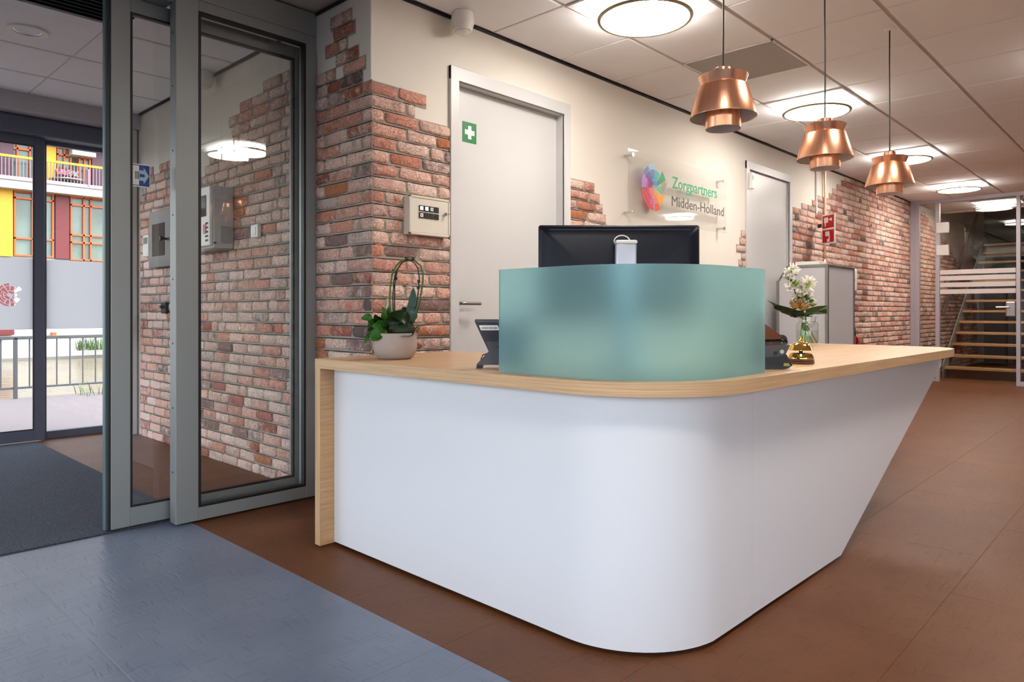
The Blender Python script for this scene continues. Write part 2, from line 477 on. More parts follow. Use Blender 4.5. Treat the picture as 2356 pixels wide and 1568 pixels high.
def place_bricks(parent, bricks, plane, seed, maxn=10000, farkey=None, PALW=PALW):
    """plane: ('y',Y) faces -Y, u=X ; ('x',X) faces -X, u=Y"""
    r = random.Random(seed)
    if farkey: bricks = sorted(bricks, key=farkey)
    near, far = bricks[:maxn], bricks[maxn:]
    for u, L, k in near:
        key = min(BL, key=lambda q: abs(q - L))
        o = link('brick', r.choice(BMESH[key]), parent)
        z = k * P + BH / 2 + r.uniform(-.0015, .0015)
        if plane[0] == 'y': o.location = (u, plane[1], z)
        else: o.location = (plane[1], u, z); o.rotation_euler = (0, 0, -PI / 2)
        o.scale = (L / key * (-1 if False else 1), r.uniform(.8, 1.15), 1)
        c = r.choices(PALC, PALW)[0]; v = r.uniform(.98, 1.26)
        o.color = (c[0] * v, c[1] * v, c[2] * v, 1)
    if far:
        V = []; F_ = []; C = []
        for u, L, k in far:
            key = min(BL, key=lambda q: abs(q - L)); vs, fs = r.choice(BDATA[key])
            z = k * P + BH / 2; n = len(V)
            for x, y, q in vs:
                x *= L / key
                V.append((u + x, plane[1] + y, q + z) if plane[0] == 'y' else (plane[1] + y, u - x, q + z))
            c = r.choices(PALC, PALW)[0]; v = r.uniform(.98, 1.26)
            for f_ in fs: F_.append(tuple(n + i for i in f_)); C.append((c[0] * v, c[1] * v, c[2] * v, 1))
        me = bpy.data.meshes.new('far_bricks'); me.from_pydata(V, [], F_); me.materials.append(BRICKF)
        a = me.attributes.new('bcol', 'FLOAT_COLOR', 'FACE')
        for i, c in enumerate(C): a.data[i].color = c
        link('brickwork', me, parent, kind='stuff')
def mortar(parent, rows, plane):
    b = B(); t_ = .0035
    for k, spans in rows.items():
        for u0, u1 in spans:
            z0, z1 = k * P - JT, k * P + BH + .004
            if k == 0: z0 = 0
            u0 -= .003; u1 += .003
            if plane[0] == 'y': b.box(u0, u1, plane[1] - t_, plane[1] + .001, z0, z1)
            else: b.box(plane[1] - t_, plane[1] + .001, u0, u1, z0, z1)
    b.obj('mortar', MORTAR, parent)
def do_wall(parent, rows, plane, seed, **k):
    mortar(parent, rows, plane)
    out = []
    for kk, spans in rows.items(): out += lay(kk, spans, seed)
    place_bricks(parent, out, plane, seed, **k)
Yc = YW - .012
rows = {k: [(Yc, YG)] for k in range(0, 32)}
rows.update({37: [(3.05, 3.24)], 36: [(3.02, 3.21)], 35: [(3.09, 3.29)], 34: [(2.99, 3.19)], 33: [(2.93, 3.12), (3.2, 3.38)], 32: [(2.955, 3.15), (3.16, 3.38)]})
do_wall(wall_pier, rows, ('x', XP), 3)
# back wall, three patches
rw = {k: [(XP, 2.555)] for k in range(0, 30)}
rw[30] = [(XP, 2.31)]; rw[31] = [(XP, 2.386)]
E1 = {27: 3.854, 26: 3.913, 25: 3.947, 24: 3.985, 23: 4.0}
E2 = {25: 6.06, 24: 6.03, 23: 5.965, 22: 6.06, 21: 6.01, 20: 5.95}
for k in range(0, 28):
    rw[k].append((3.579, E1.get(k, 4.0 + .02 * ((k * 7) % 5))))
    if k <= 25: rw[k].append((E2.get(k, 5.93 + .03 * (k % 3)), 6.14))
S3 = {31: 7.46, 32: 7.75, 33: 7.89, 34: 8.25, 35: 8.36, 36: 8.5, 37: 8.65, 38: 8.75}
XEND = XF + .02
for k in range(0, 39):
    if k <= 30: rw.setdefault(k, []).append((7.19, XEND))
    else: rw.setdefault(k, []).append((S3[k], XEND))
def vis(b_):
    u, L, k = b_
    z = k * P
    hidden = (u < 3 and z < .72) or (3 < u < 5 and z < 1.5) or (5 < u < 6.5 and z < .9) or (u > 6.5 and z < .7) or (6.6 < u < 8.9 and z < 1.36)
    return (1 if hidden else 0, u)
mortar(wall_back, rw, ('y', YW))
allb = []
for kk, sp in rw.items(): allb += lay(kk, sp, 5)
place_bricks(wall_back, allb, ('y', YW), 5, maxn=300, farkey=vis, PALW=[22, 30, 12, 27, 5, 7, 4, 4, 5])  # paler weights: whitewash, plus stronger light put into the brick colour
# brick beyond the far glass, following the stair
rw2 = {}
BT = [(1.2, 16.0), (1.83, 14.5), (2.09, 14.0), (2.34, 12.8), (2.6, 12.0)]
for k in range(0, 38):
    z = k * P; e = 16.2
    for (za, xa_), (zb, xb_) in zip(BT, BT[1:]):
        if za <= z < zb: e = xa_ + (xb_ - xa_) * (z - za) / (zb - za)
    rw2[k] = [(XF + .12, max(e, XF + .3))]
mortar(wall_back, rw2, ('y', YW))
ob = []
for kk, sp in rw2.items(): ob += lay(kk, sp, 11)
place_bricks(wall_back, ob, ('y', YW), 11, maxn=0)
# vestibule brick
rv = {}
V0 = YG + .1
for k in range(0, 36):
    if k <= 28: rv[k] = [(V0, 6.13)]
    elif k == 29: rv[k] = [(V0, 4.9), (5.42, 6.1)]
    elif k == 30: rv[k] = [(V0, 4.83), (5.5, 6.06)]
    elif k == 31: rv[k] = [(V0, 4.47), (5.47, 5.72), (5.86, 6.02)]
    else: rv[k] = [(V0, {32: 4.49, 33: 4.53, 34: 4.38, 35: 4.07}[k])]
mortar(wall_vest, rv, ('x', XV))
ob = []
for kk, sp in rv.items(): ob += lay(kk, sp, 7)
place_bricks(wall_vest, ob, ('x', XV), 7, maxn=300, PALW=PALV, farkey=lambda q: q[0] - (0 if q[0] < 4.95 or q[0] > 5.45 else -10))
# ------------------------------------------------------------------ ceiling
ceil = struct(B().box(XL, XF, YB, YG, H + .012, H + .1).box(XL, XV + .1, YG, 6.6, H + .012, H + .1).box(XF, 13.2, 0, YW, H + .012, H + .1).obj('ceiling', GRIDM), 'suspended ceiling of pale square tiles')
GX = 3.465; GY = 2.341
lights = {}; vents = {}
LX = [3.165, 5.565, 7.965, 10.365]
ROW2 = [(.765, GY - 2.1), (3.165, GY - 2.1), (5.565, GY - 2.1), (7.965, GY - 2.7), (10.365, GY - 2.7)]
def ctile(w, d):
    k = ('c', round(w, 3), round(d, 3))
    if k not in TM:
        gx, gy = .004, .011; e = .005
        b = B(); b._add([(gx, gy, .012), (w - gx, gy, .012), (w - gx, d - gy, .012), (gx, d - gy, .012), (gx, gy, .003), (w - gx, gy, .003), (w - gx, d - gy, .003), (gx, d - gy, .003),
            (gx + e, gy + e, 0), (w - gx - e, gy + e, 0), (w - gx - e, d - gy - e, 0), (gx + e, d - gy - e, 0)],
            [(0, 1, 5, 4), (1, 2, 6, 5), (2, 3, 7, 6), (3, 0, 4, 7), (4, 5, 9, 8), (5, 6, 10, 9), (6, 7, 11, 10), (7, 4, 8, 11), (8, 9, 10, 11)])
        TM[k] = b.mesh('ceiling_tile', TILEM)
    return TM[k]
LIGHTCELLS = {(round(x - .3, 2), round(GY - .6, 2)) for x in LX} | {(round(x - .3, 2), round(y - .3, 2)) for x, y in ROW2}
VENTS = [(GX + .6, GY - .6), (GX + .6 * 9, GY - 1.8)]
VENTC = {(round(x, 2), round(y, 2)) for x, y in VENTS}
ylines = [GY - .6 * i for i in range(0, 10)]
i0 = -9
for yi in range(-1, 9):
    y0 = GY - .6 * (yi + 1) if yi >= 0 else GY
    y1 = y0 + .6 if yi >= 0 else YW
    if y0 < YB: continue
    for i in range(i0, 14):
        x0 = GX + .6 * i; x1 = min(x0 + .6, XF)
        if x0 < XL or x1 - x0 < .05: continue
        if y1 > GY + .1:
            if x1 <= XP + .1: y1_ = YG - .02
            else: y1_ = YW - .02
        else: y1_ = y1
        if (round(x0, 2), round(y0, 2)) in VENTC or (round(x0, 2), round(y0, 2)) in LIGHTCELLS: continue
        o = link('ceiling_tile', ctile(x1 - x0, y1_ - y0), ceil); o.location = (x0, y0, H - .004)
for y in ylines:
    if y > YB: B().box(XL, XF, y - .012, y + .012, H + .002, H + .012).obj('grid_bar', GRIDM, ceil)
# vestibule ceiling tiles
for y0, y1 in ((3.5, 3.83), (4.43, 5.05), (5.05, 5.63), (5.63, 6.15)):
    for x0, x1 in ((-1.1, -.48), (-.48, .12), (.12, .72), (.72, 1.32), (1.32, XV - .02)):
        o = link('ceiling_tile', ctile(x1 - x0, y1 - y0), ceil); o.location = (x0, y0, H - .004)
for x0, x1 in ((1.42, XV - .02),):
    o = link('ceiling_tile', ctile(x1 - x0, .6), ceil); o.location = (x0, 3.83, H - .004)
B().box(1.308, 1.332, 4.43, 6.15, H + .0, H + .012).obj('grid_bar', GRIDM, ceil)
ac = thing('air_curtain', (.2, 4.15, H), 'black air curtain slot set in the vestibule ceiling', 'air curtain')
b = B()
for x0, x1, y0, y1 in ((-1.0, 1.42, 3.83, 3.98), (-1.0, 1.42, 4.33, 4.43), (1.38, 1.42, 3.98, 4.33), (-1.0, -.9, 3.98, 4.33)): b.box(x0, x1, y0, y1, H - .008, H + .01)
b.obj('housing', TILEM, ac)
B().box(-.9, 1.38, 3.98, 4.33, H + .005, H + .011).obj('grille', BLACK, ac)
b = B()
for i in range(7): b.box(-.9, 1.38, 4.0 + .05 * i, 4.004 + .05 * i, H - .006, H + .005)
b.obj('louvre', BLACK, ac)
dl = thing('downlight', (1.02, 4.76, H), 'small round white recessed downlight in the vestibule ceiling', 'downlight')
B().lathe([(.072, .0), (.074, -.008), (.1, -.010), (.103, -.004), (.103, .0)], (1.02, 4.76, H - .004), 40).obj('rim', WPLAS, dl, True)
B().lathe([(.0, .006), (.05, .004), (.072, -.004)], (1.02, 4.76, H - .004), 40).obj('reflector', pm('downlight_reflector', (190, 190, 200), .25, .6), dl, True)
# black strip in place of the shaded gap where wall meets ceiling
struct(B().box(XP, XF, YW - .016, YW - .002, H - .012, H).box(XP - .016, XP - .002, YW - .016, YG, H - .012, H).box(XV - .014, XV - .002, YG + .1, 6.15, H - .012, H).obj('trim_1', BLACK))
# ------------------------------------------------------------------ ceiling lights and vents
RINGM = pm('pale_gold_ring', (150, 136, 100), .4, .6, var=.04)
def ceiling_light(x, y, label):
    t_ = thing('ceiling_light', (x, y, H), label, 'ceiling light', 'round panel lights')
    B().box(x - .296, x + .296, y - .289, y + .289, H - .012, H + .01, .004).obj('tile_panel', TILEM, t_)
    B().lathe([(.0, .022), (.2325, .022), (.2325, 0), (0, 0)], (x, y, H - .068), 48).obj('diffuser', DIFFUSER, t_, True)
    B().lathe([(.234, .009), (.244, .009), (.248, .003), (.244, -.005), (.230, -.005), (.230, -.001), (.234, .0), (.234, .009)], (x, y, H - .068), 48).obj('ring', RINGM, t_, True)
    B().cyl((x, y, H - .06), (x, y, H - .01), .05, seg=16).obj('spacer', WPLAS, t_)
names = ['round ceiling light nearest the camera, above the first aid door', 'round ceiling light behind the second copper pendant', 'round ceiling light behind the third copper pendant', 'farthest round ceiling light, close to the glass partition']
for x, n in zip(LX, names): ceiling_light(x, GY - .3, n)
for i, (x, y) in enumerate(ROW2): ceiling_light(x, y, ['round ceiling light over the grey floor strip by the entrance', 'round ceiling light mirrored in the glass side panel of the entrance', 'round ceiling light over the visitor side of the counter end', 'round ceiling light on the visitor side before the far vent', 'round ceiling light mirrored in the clear acrylic sign'][i])
PERF = NT('perforated_metal'); t = PERF
vz = t.node('ShaderNodeTexVoronoi'); vz.inputs['Scale'].default_value = 90; vz.inputs['Randomness'].default_value = 0
t.link(t.coord((1, 1, 1), 'Position'), vz.inputs['Vector'])
t.bsdf(Base_Color=t.mix(t.ramp(vz.outputs['Distance'], .28, .40), lin((70, 68, 64)), lin((176, 170, 162))), Roughness=.6)
for (x, y), n in zip(VENTS, ['grey perforated ceiling vent behind the first copper pendant', 'far grey ceiling vent at the right edge']):
    t_ = thing('ceiling_vent', (x + .3, y + .3, H), n, 'vent', 'ceiling vents')
    B().box(x + .012, x + .588, y + .014, y + .586, H - .003, H + .008).obj('grille', PERF.m, t_)
    b = B()
    for a in ((x + .003, x + .012, y + .005, y + .595), (x + .588, x + .597, y + .005, y + .595), (x + .003, x + .597, y + .005, y + .014), (x + .003, x + .597, y + .586, y + .595)): b.box(*a, H - .007, H + .01)
    b.obj('frame', TILEM, t_)
def sounder(x, y, label):
    t_ = thing('alarm_sounder', (x, y, H), label, 'alarm sounder', 'white ceiling alarm sounders')
    B().lathe([(.0, 0), (.052, 0), (.058, -.006), (.06, -.03), (.064, -.045), (.062, -.06), (.05, -.1), (.046, -.103), (.04, -.096), (0, -.094)], (x, y, H - .002), 40).obj('housing', WPLAS, t_, True)
    B().lathe([(.039, -.095), (.036, -.108), (.02, -.118), (.0, -.121)], (x, y, H - .002), 32).obj('lens', pm('cream_lens', (236, 232, 222), .25), t_, True)
sounder(2.56, 2.79, 'white alarm sounder on the ceiling left of the first aid door')
sounder(2.0, 4.72, 'white alarm sounder on the vestibule ceiling behind glass')
# ------------------------------------------------------------------ pendants
def pendant(loc, label):
    t_ = thing('pendant_lamp', loc, label, 'pendant lamp', 'copper pendants over the counter')
    L = dict(parent=t_, smooth=True, local=True)
    B().lathe([(.067, 0), (.0675, .002), (.0675, .12), (.066, .12), (.066, .001), (.067, 0)], seg=64).obj('inner_shade', COPPER, **L)
    B().lathe([(.0655, .002), (.0655, .118), (.03, .125)], seg=48).obj('inner_lining', pm('white_enamel', (225, 226, 235), .4), **L)
    B().lathe([(.1275, .045), (.128, .047), (.094, .165), (.082, .168), (.066, .168), (.066, .1665), (.0925, .1635), (.1265, .046), (.1275, .045)], seg=72).obj('shade', COPPER, **L)
    B().lathe([(.126, .0475), (.092, .162), (.07, .165)], seg=64).obj('shade_lining', MATS['white_enamel'], **L)
    B().lathe([(.0, .166), (.079, .166), (.080, .168), (.0945, .206), (.0930, .206), (.079, .171), (.0, .171)], seg=64).obj('collar', COPPER, **L)
    B().lathe([(0, .172), (.032, .172), (.0325, .174), (.0325, .236), (.030, .238), (.004, .238)], seg=40).obj('cap', COPPER, **L)
    z = H - .012 - loc[2]
    B().tube([(0, 0, .236), (.002, 0, .5), (-.001, .001, .75), (0, 0, z)], .0036, 8).obj('cord', BLACK, t_, True, local=True)
    B().lathe([(0, -.001), (.03, -.001), (.03, -.006), (.0, -.008)], (0, 0, z + .008), 24).obj('ceiling_disc', TILEM, t_, True, local=True)
    B().lathe([(0, .03), (.012, .03), (.022, .05), (.026, .075), (.016, .1), (.014, .125), (0, .125)], seg=24).obj('bulb', pm('frosted_bulb', (220, 222, 230), .3), t_, True, local=True)
pendant((2.576, 1.302, 1.713), 'largest-looking copper pendant lamp, nearest the camera on a black cord')
pendant((3.489, 1.240, 1.684), 'middle copper pendant lamp of the three hung in a row')
pendant((4.375, 1.199, 1.664), 'farthest copper pendant lamp, in front of the brick wall')
# ------------------------------------------------------------------ doors in the back wall
def door(n, x0, x1, ztop, fw, label):
    o = struct(B().box(x0, x1, YW + .055, YW + .095, .005, ztop - .004, .002).obj('door_%d' % n, WHITEP), label)
    b = B()
    b.box(x0 - fw, x0 + .012, YW - .018, YW - .0, 0, ztop + .062, .002).box(x1 - .012, x1 + fw, YW - .018, YW - .0, 0, ztop + .062, .002)
    b.box(x0 - fw, x1 + fw, YW - .0185, YW - .0005, ztop - .012, ztop + .062, .002)
    b.box(x0, x0 + .012, YW - .01, YW + .1, 0, ztop, .001).box(x1 - .012, x1, YW - .01, YW + .1, 0, ztop, .001).box(x0, x1, YW - .01, YW + .1, ztop - .012, ztop)
    b.obj('door_frame', WHITEP, o)
    return o
d1 = door(1, DX0, DX1, 2.275, .05, 'white flush door with a first aid sign')
d2 = door(2, EX0, EX1, 2.315, .05, 'plain white flush door near the brick wall')
d2.location.y = -.045; d2.children[0].location.y = .045
# handle on door 1 (left side)
h_ = B()
h_.cyl((2.647, YW + .055, 1.045), (2.647, YW + .044, 1.045), .026, seg=24).cyl((2.647, YW + .055, 1.045), (2.647, YW - .002, 1.045), .009, seg=12)
h_.tube([(2.647, YW + .0, 1.045), (2.654, YW - .006, 1.045), (2.672, YW - .008, 1.045), (2.782, YW - .008, 1.045)], .0095, 12)
h_.obj('handle', SATIN, d1, True, label='satin metal lever handle')
B().cyl((2.647, YW + .055, .945), (2.647, YW + .046, .945), .026, seg=24).obj('escutcheon', SATIN, d1, True)
GREEN = pm('sign_green', (20, 122, 62), .4, var=.03)
SIGNW = pm('sign_white', (238, 240, 238), .4, var=.01)
t_ = thing('first_aid_sign', (2.757, YW + .053, 2.018), 'green square sticker with a white first aid cross on the door', 'sign')
B().box(2.7, 2.808, YW + .053, YW + .0548, 1.96, 2.075, .0006).obj('plate', GREEN, t_)
B().box(2.741, 2.767, YW + .0518, YW + .053, 1.98, 2.055).box(2.717, 2.741, YW + .0518, YW + .053, 2.004, 2.031).box(2.767, 2.791, YW + .0518, YW + .053, 2.004, 2.031).obj('cross', SIGNW, t_)
t_ = thing('door_contact', (6.24, YW, 2.2), 'small white door contact on the frame of the second door', 'sensor')
B().box(6.175, 6.225, YW - .055, YW - .019, 2.12, 2.27, .006, 2).obj('housing', WPLAS, t_)
B().box(6.183, 6.190, YW - .057, YW - .055, 2.2, 2.24).obj('slot', DARKP, t_)
B().box(6.232, 6.25, YW - .04, YW - .019, 2.14, 2.25, .004).obj('magnet', WPLAS, t_)
# ------------------------------------------------------------------ switch cabinet
CRM = pm('cream_metal', (216, 210, 196), .4, var=.02)
t_ = thing('switch_panel', (2.38, YW, 1.49), 'cream metal switch cabinet with eight square buttons on the brick', 'switch panel')
x0, x1, z0, z1 = 2.236, 2.509, 1.393, 1.592
yb = YW - .058
B().box(x0, x1, yb + .008, YW - .004, z0, z1, .003).obj('body', CRM, t_)
b = B()
for a in ((x0, x0 + .011, z0, z1), (x1 - .011, x1, z0, z1), (x0, x1, z0, z0 + .011), (x0, x1, z1 - .011, z1)): b.box(a[0], a[1], yb, yb + .012, a[2], a[3], .002)
b.obj('rim', CRM, t_)
B().box(x0 + .012, x1 - .012, yb + .003, yb + .009, z0 + .012, z1 - .012, .001).obj('door', CRM, t_)
LIT = NT('lit_button'); em = LIT.node('ShaderNodeEmission'); em.inputs[1].default_value = 1.4
LIT.link(LIT.mix(LIT.noise(LIT.coord(), 90), (.85, .95, 1.0), (1, 1, 1)), em.inputs[0]); LIT.link(em.outputs[0], LIT.out.inputs[0])
for i in range(8):
    cx_ = 2.312 + .034 * (i % 4); cz = 1.530 - .036 * (i // 4)
    o = B().box(cx_ - .0145, cx_ + .0145, yb - .002, yb + .004, cz - .0145, cz + .0145, .001).obj('button', BLACK, t_)
    m_ = {0: LIT.m, 1: LIT.m, 2: SIGNW, 4: SIGNW}.get(i)
    if m_: B().box(cx_ - .009, cx_ + .009, yb - .0035, yb - .0015, cz - .009, cz + .009).obj('cap', m_, o)
    if i in (2, 4): B().box(cx_ - .003, cx_ + .003, yb - .0042, yb - .0034, cz - .003, cz + .003).obj('mark', GREYP, o)
B().cyl((2.472, yb + .004, 1.513), (2.472, yb - .008, 1.513), .009, seg=16).cyl((2.472, yb - .008, 1.513), (2.472, yb - .022, 1.513), .003, seg=8).box(2.466, 2.49, yb - .024, yb - .021, 1.511, 1.515).obj('key', CHROME, t_, True)
# ------------------------------------------------------------------ glass company sign
SY = YW - .06
t_ = sgn = thing('glass_sign', (4.9, SY, 1.665), 'clear acrylic wall sign with a colour wheel emblem and lettering', 'sign')
sx0, sx1, sz0, sz1 = 4.17, 5.65, 1.665, 2.15
B().box(sx0, sx1, SY - .004, SY + .004, sz0, sz1, .001).obj('acrylic_panel', ACRYL, t_)
for x in (sx0 + .05, sx1 - .05):
    for z in (sz0 + .04, sz1 - .04): B().cyl((x, YW, z), (x, SY - .014, z), .009, seg=16).cyl((x, SY - .006, z), (x, SY - .013, z), .014, seg=16).obj('standoff', CHROME, t_, True)
def wedge(cx, cz, r0, r1, a0, a1, y0, y1, mat, parent, name='emblem_segment'):
    n = max(2, int(abs(a1 - a0) / 6)); A = [math.radians(a0 + (a1 - a0) * i / n) for i in range(n + 1)]
    poly = [(cx + r1 * math.sin(a), cz + r1 * math.cos(a)) for a in A] + [(cx + r0 * math.sin(a), cz + r0 * math.cos(a)) for a in A[::-1]]
    M = Matrix(((1, 0, 0, 0), (0, 0, 1, 0), (0, 1, 0, 0), (0, 0, 0, 1)))
    B().prism(poly, y0, y1, M).obj(name, mat, parent)
SEG = [(.80, 1.0, -30, 0, (132, 182, 216)), (.80, 1.0, -58, -30, (62, 94, 172)), (.62, 1.0, -98, -58, (170, 110, 188)), (.84, 1.0, -178, -98, (214, 44, 72)),
       (.36, .78, -28, 0, (0, 118, 188)), (.17, .78, -62, -30, (92, 52, 132)), (.36, .76, 2, 34, (26, 164, 164)), (.30, 1.0, 38, 66, (24, 150, 98)), (.22, .52, 74, 112, (92, 184, 132)),
       (.13, .33, -26, 70, (0, 138, 216)), (.46, .62, -150, -62, (196, 24, 124)), (.2, .42, -96, -64, (140, 16, 104)), (.17, .42, -178, -100, (238, 98, 72)), (.64, .82, -150, -98, (200, 60, 58)),
       (.46, .82, -178, -152, (214, 74, 150)), (.3, .66, 152, 178, (240, 118, 44)), (.22, .38, 124, 150, (196, 172, 40)), (.42, .84, 112, 148, (246, 160, 8)), (.68, 1.0, 152, 178, (228, 72, 26))]
ECX, ECZ, ER = 4.51, 1.914, .172
for i, (r0, r1, a0, a1, c) in enumerate(SEG):
    wedge(ECX, ECZ, r0 * ER, r1 * ER, a0 + 1, a1 - 1, SY - .0055, SY - .0042, pm('emblem_%d' % i, c, .4, var=.02), t_)
MW = Matrix(((1, 0, 0, 0), (0, 0, -1, 0), (0, 1, 0, 0), (0, 0, 0, 1)))
TXG = pm('letter_green', (30, 158, 112), .4, var=.02); TXD = pm('letter_dark', (84, 74, 72), .4, var=.02)
for s_, x, z, w, m_, bo, sz in (('Zorgpartners', 4.762, 1.946, .715, TXG, .0010, .126), ('Midden-Holland', 4.755, 1.807, .845, TXD, 0, .112)):
    me = text_mesh(s_, sz, 'lettering', m_, Matrix.Translation((x, SY - .005, z)) @ MW, bo, w)
    link('lettering', me, t_)
# ------------------------------------------------------------------ fire sign, pipe, dispenser, extinguisher
RED = pm('sign_red', (196, 24, 34), .35, var=.03)
t_ = thing('fire_sign', (7.7, 2.7, 1.87), 'red and white double fire sign with hose reel pictograms on a bracket', 'sign', rz=math.radians(-32))
Lk = dict(parent=t_, local=True)
B().box(-.004, .004, -.10, .10, -.155, .155, .001).obj('plate', SIGNW, **Lk)
for zz in (.076, -.076):
    p_ = B().box(-.006, -.004, -.086, .086, zz - .066, zz + .066).obj('red_panel', RED, **Lk)
    b = B()
    if zz > 0: b.box(-.008, -.006, -.0, .06, zz - .01, zz + .045).box(-.008, -.006, .035, .05, zz - .05, zz - .01).cyl((-.008, -.045, zz + .02), (-.006, -.045, zz + .02), .016, seg=16).box(-.008, -.006, -.04, .0, zz + .016, zz + .024)
    else: b.box(-.008, -.006, -.02, .04, zz + .0, zz + .05).box(-.008, -.006, -.025, -.01, zz - .03, zz + .03).box(-.008, -.006, -.025, .015, zz - .06, zz - .03)
    b.obj('pictogram', SIGNW, p_, local=True)
B().box(.004, .03, .07, .1, -.02, .1).box(.02, .035, .09, .2, .03, .07).obj('bracket', DARKP, **Lk)
t_ = thing('copper_pipe', (8.05, YW - .03, 1.35), 'thin copper pipe running down the wall beside the red sign', 'pipe')
B().tube([(8.05, YW - .03, H - .01), (8.05, YW - .03, 1.62), (8.04, YW - .03, 1.57), (8.0, YW - .03, 1.50), (7.98, YW - .03, 1.45), (7.98, YW - .03, .9)], .011, 10).obj('pipe', COPPER, t_, True)
B().box(8.03, 8.07, YW - .045, YW - .012, 1.86, 1.89, .003).obj('clamp', CHROME, t_)
tag(B().box(7.83, 7.855, YW - .02, YW - .001, 2.06, H - .012, .004).obj('cable_duct', WHITEP), 'narrow white cable duct on the plaster above the brick', 'cable duct')
t_ = thing('towel_dispenser', (8.6, YW - .07, 1.24), 'white rounded dispenser on the brick wall behind the grey cabinet', 'dispenser')
B().box(8.46, 8.76, YW - .15, YW - .013, 1.22, 1.5, .03, 3).obj('cover', WPLAS, t_, True)
B().box(8.53, 8.67, YW - .154, YW - .148, 1.36, 1.365).obj('slot', GREYP, t_)
t_ = thing('fire_extinguisher', (8.84, YW - .09, .3), 'red fire extinguisher low on the wall behind the grey cabinet', 'extinguisher')
B().lathe([(0, .3), (.055, .3), (.06, .31), (.06, .66), (.045, .7), (.02, .72), (0, .72)], (8.84, YW - .085, 0), 28).obj('cylinder', RED, t_, True)
B().lathe([(.018, .72), (.018, .76), (.03, .76), (.03, .77), (0, .77)], (8.84, YW - .085, 0), 16).box(8.77, 8.86, YW - .095, YW - .075, .775, .795, .003).obj('valve', DARKP, t_)
B().tube([(8.82, YW - .1, .74), (8.76, YW - .14, .68), (8.765, YW - .14, .5), (8.77, YW - .14, .36)], .009, 8).obj('hose', BLACK, t_, True)
# ------------------------------------------------------------------ grey framed cabinet
GPAN = pm('grey_panel', (186, 184, 188), .5, var=.015, scale=2)
cx0, cx1, cy0, cy1, cz1 = 6.6, 7.32, 2.32, 2.79, 1.43
t_ = thing('grey_cabinet', ((cx0 + cx1) / 2, (cy0 + cy1) / 2, 0), 'tall grey panelled cabinet with brushed metal edge frames', 'cabinet')
B().prism([(cy0 + .02, .03), (cy1 - .02, .03), (cy1 - .02, 1.28), (cy1 - .1, cz1 - .02), (cy0 + .02, cz1 - .02)], cx0 + .008, cx1 - .008, Matrix(((0, 0, 1, 0), (1, 0, 0, 0), (0, 1, 0, 0), (0, 0, 0, 1)))).obj('side_panel', GPAN, t_)
B().box(cx0 + .02, cx1 - .02, cy0 + .008, cy0 + .02, .03, cz1 - .02).obj('front_panel', GPAN, t_)
for (xx, yy, zt) in ((cx0, cy0, cz1), (cx1 - .02, cy0, cz1), (cx0, cy1 - .02, 1.29)): B().box(xx, xx + .026, yy, yy + .026, 0, zt, .002).obj('edge_profile', SATIN, t_)
B().box(cx0 + .02, cx1, cy0, cy0 + .024, cz1 - .024, cz1, .002).obj('top_profile', SATIN, t_)
B().box(cx0, cx0 + .024, cy0 + .02, cy1 - .1, cz1 - .024, cz1, .002).obj('top_profile', SATIN, t_)
B().tube([(cx0 + .012, cy1 - .1, cz1 - .012), (cx0 + .012, cy1 - .012, 1.285)], .012, 4).obj('top_profile', SATIN, t_)
tag(B().box(6.66, 6.86, 2.42, 2.64, cz1 - .019, cz1 + .035, .003).obj('paper_box', WPLAS), 'flat white box lying on top of the grey cabinet', 'box')
tag(B().box(6.92, 7.28, 2.40, 2.62, cz1 - .019, cz1 + .012, .004).obj('document_folder', DARKP), 'thin black folder lying on top of the grey cabinet', 'folder')
# ------------------------------------------------------------------ inner entrance: fixed side light, sliding leaf, header
GASK = BLACK
def frame_rect(b, x0, x1, z0, z1, w, y0, y1, bev=.002, wl=None, wr=None, wt=None, wb_=None):
    wl = wl or w; wr = wr or w; wt = wt or w; wb_ = wb_ or w
    b.box(x0, x0 + wl, y0, y1, z0, z1, bev).box(x1 - wr, x1, y0, y1, z0, z1, bev)
    b.box(x0 + wl, x1 - wr, y0, y1, z0, z0 + wb_, bev).box(x0 + wl, x1 - wr, y0, y1, z1 - wt, z1, bev); return b
def gasket(b, x0, x1, z0, z1, w, y0, y1):
    b.box(x0, x0 + w, y0, y1, z0, z1).box(x1 - w, x1, y0, y1, z0, z1).box(x0 + w, x1 - w, y0, y1, z0, z0 + w).box(x0 + w, x1 - w, y0, y1, z1 - w, z1); return b
sl = thing('side_light', (1.67, YG, 0), 'fixed glazed side panel in a grey aluminium frame beside the brick pier', 'glass panel')
frame_rect(B(), 1.303, 2.036, .01, 2.475, .07, YG, YG + .07, wl=.105, wr=.064, wt=.052, wb_=.062).obj('frame', ALU, sl)
gasket(B(), 1.408, 1.972, .072, 2.423, .011, YG - .001, YG + .03).obj('gasket', GASK, sl)
B().box(1.41, 1.97, YG + .028, YG + .036, .074, 2.42).obj('pane', GLASS, sl)
me = B().cyl((1.3045, YG + .035, 0), (1.301, YG + .035, 0), .004, seg=8).mesh('screw', DARKP)
for z in (.25, .55, .85, 1.15, 1.45, 1.75, 2.05, 2.3):
    o = link('screw', me, sl); o.location.z = z
struct(B().box(-1.2, 2.036, YG - .004, YG + .1, 2.475, H - .004, .002).box(-1.2, 1.303, YG + .03, YG + .2, 2.44, 2.475).obj('trim_2', ALU), 'grey header above the inner sliding door')
lf = thing('sliding_door', (1.52, 3.525, 0), 'open grey aluminium sliding door leaf pushed behind the fixed glass', 'door')
LY = 3.497
frame_rect(B(), 1.066, 2.005, .015, 2.44, .07, LY, LY + .05, wl=.082, wr=.035, wt=.068, wb_=.088).obj('frame', ALU, lf)
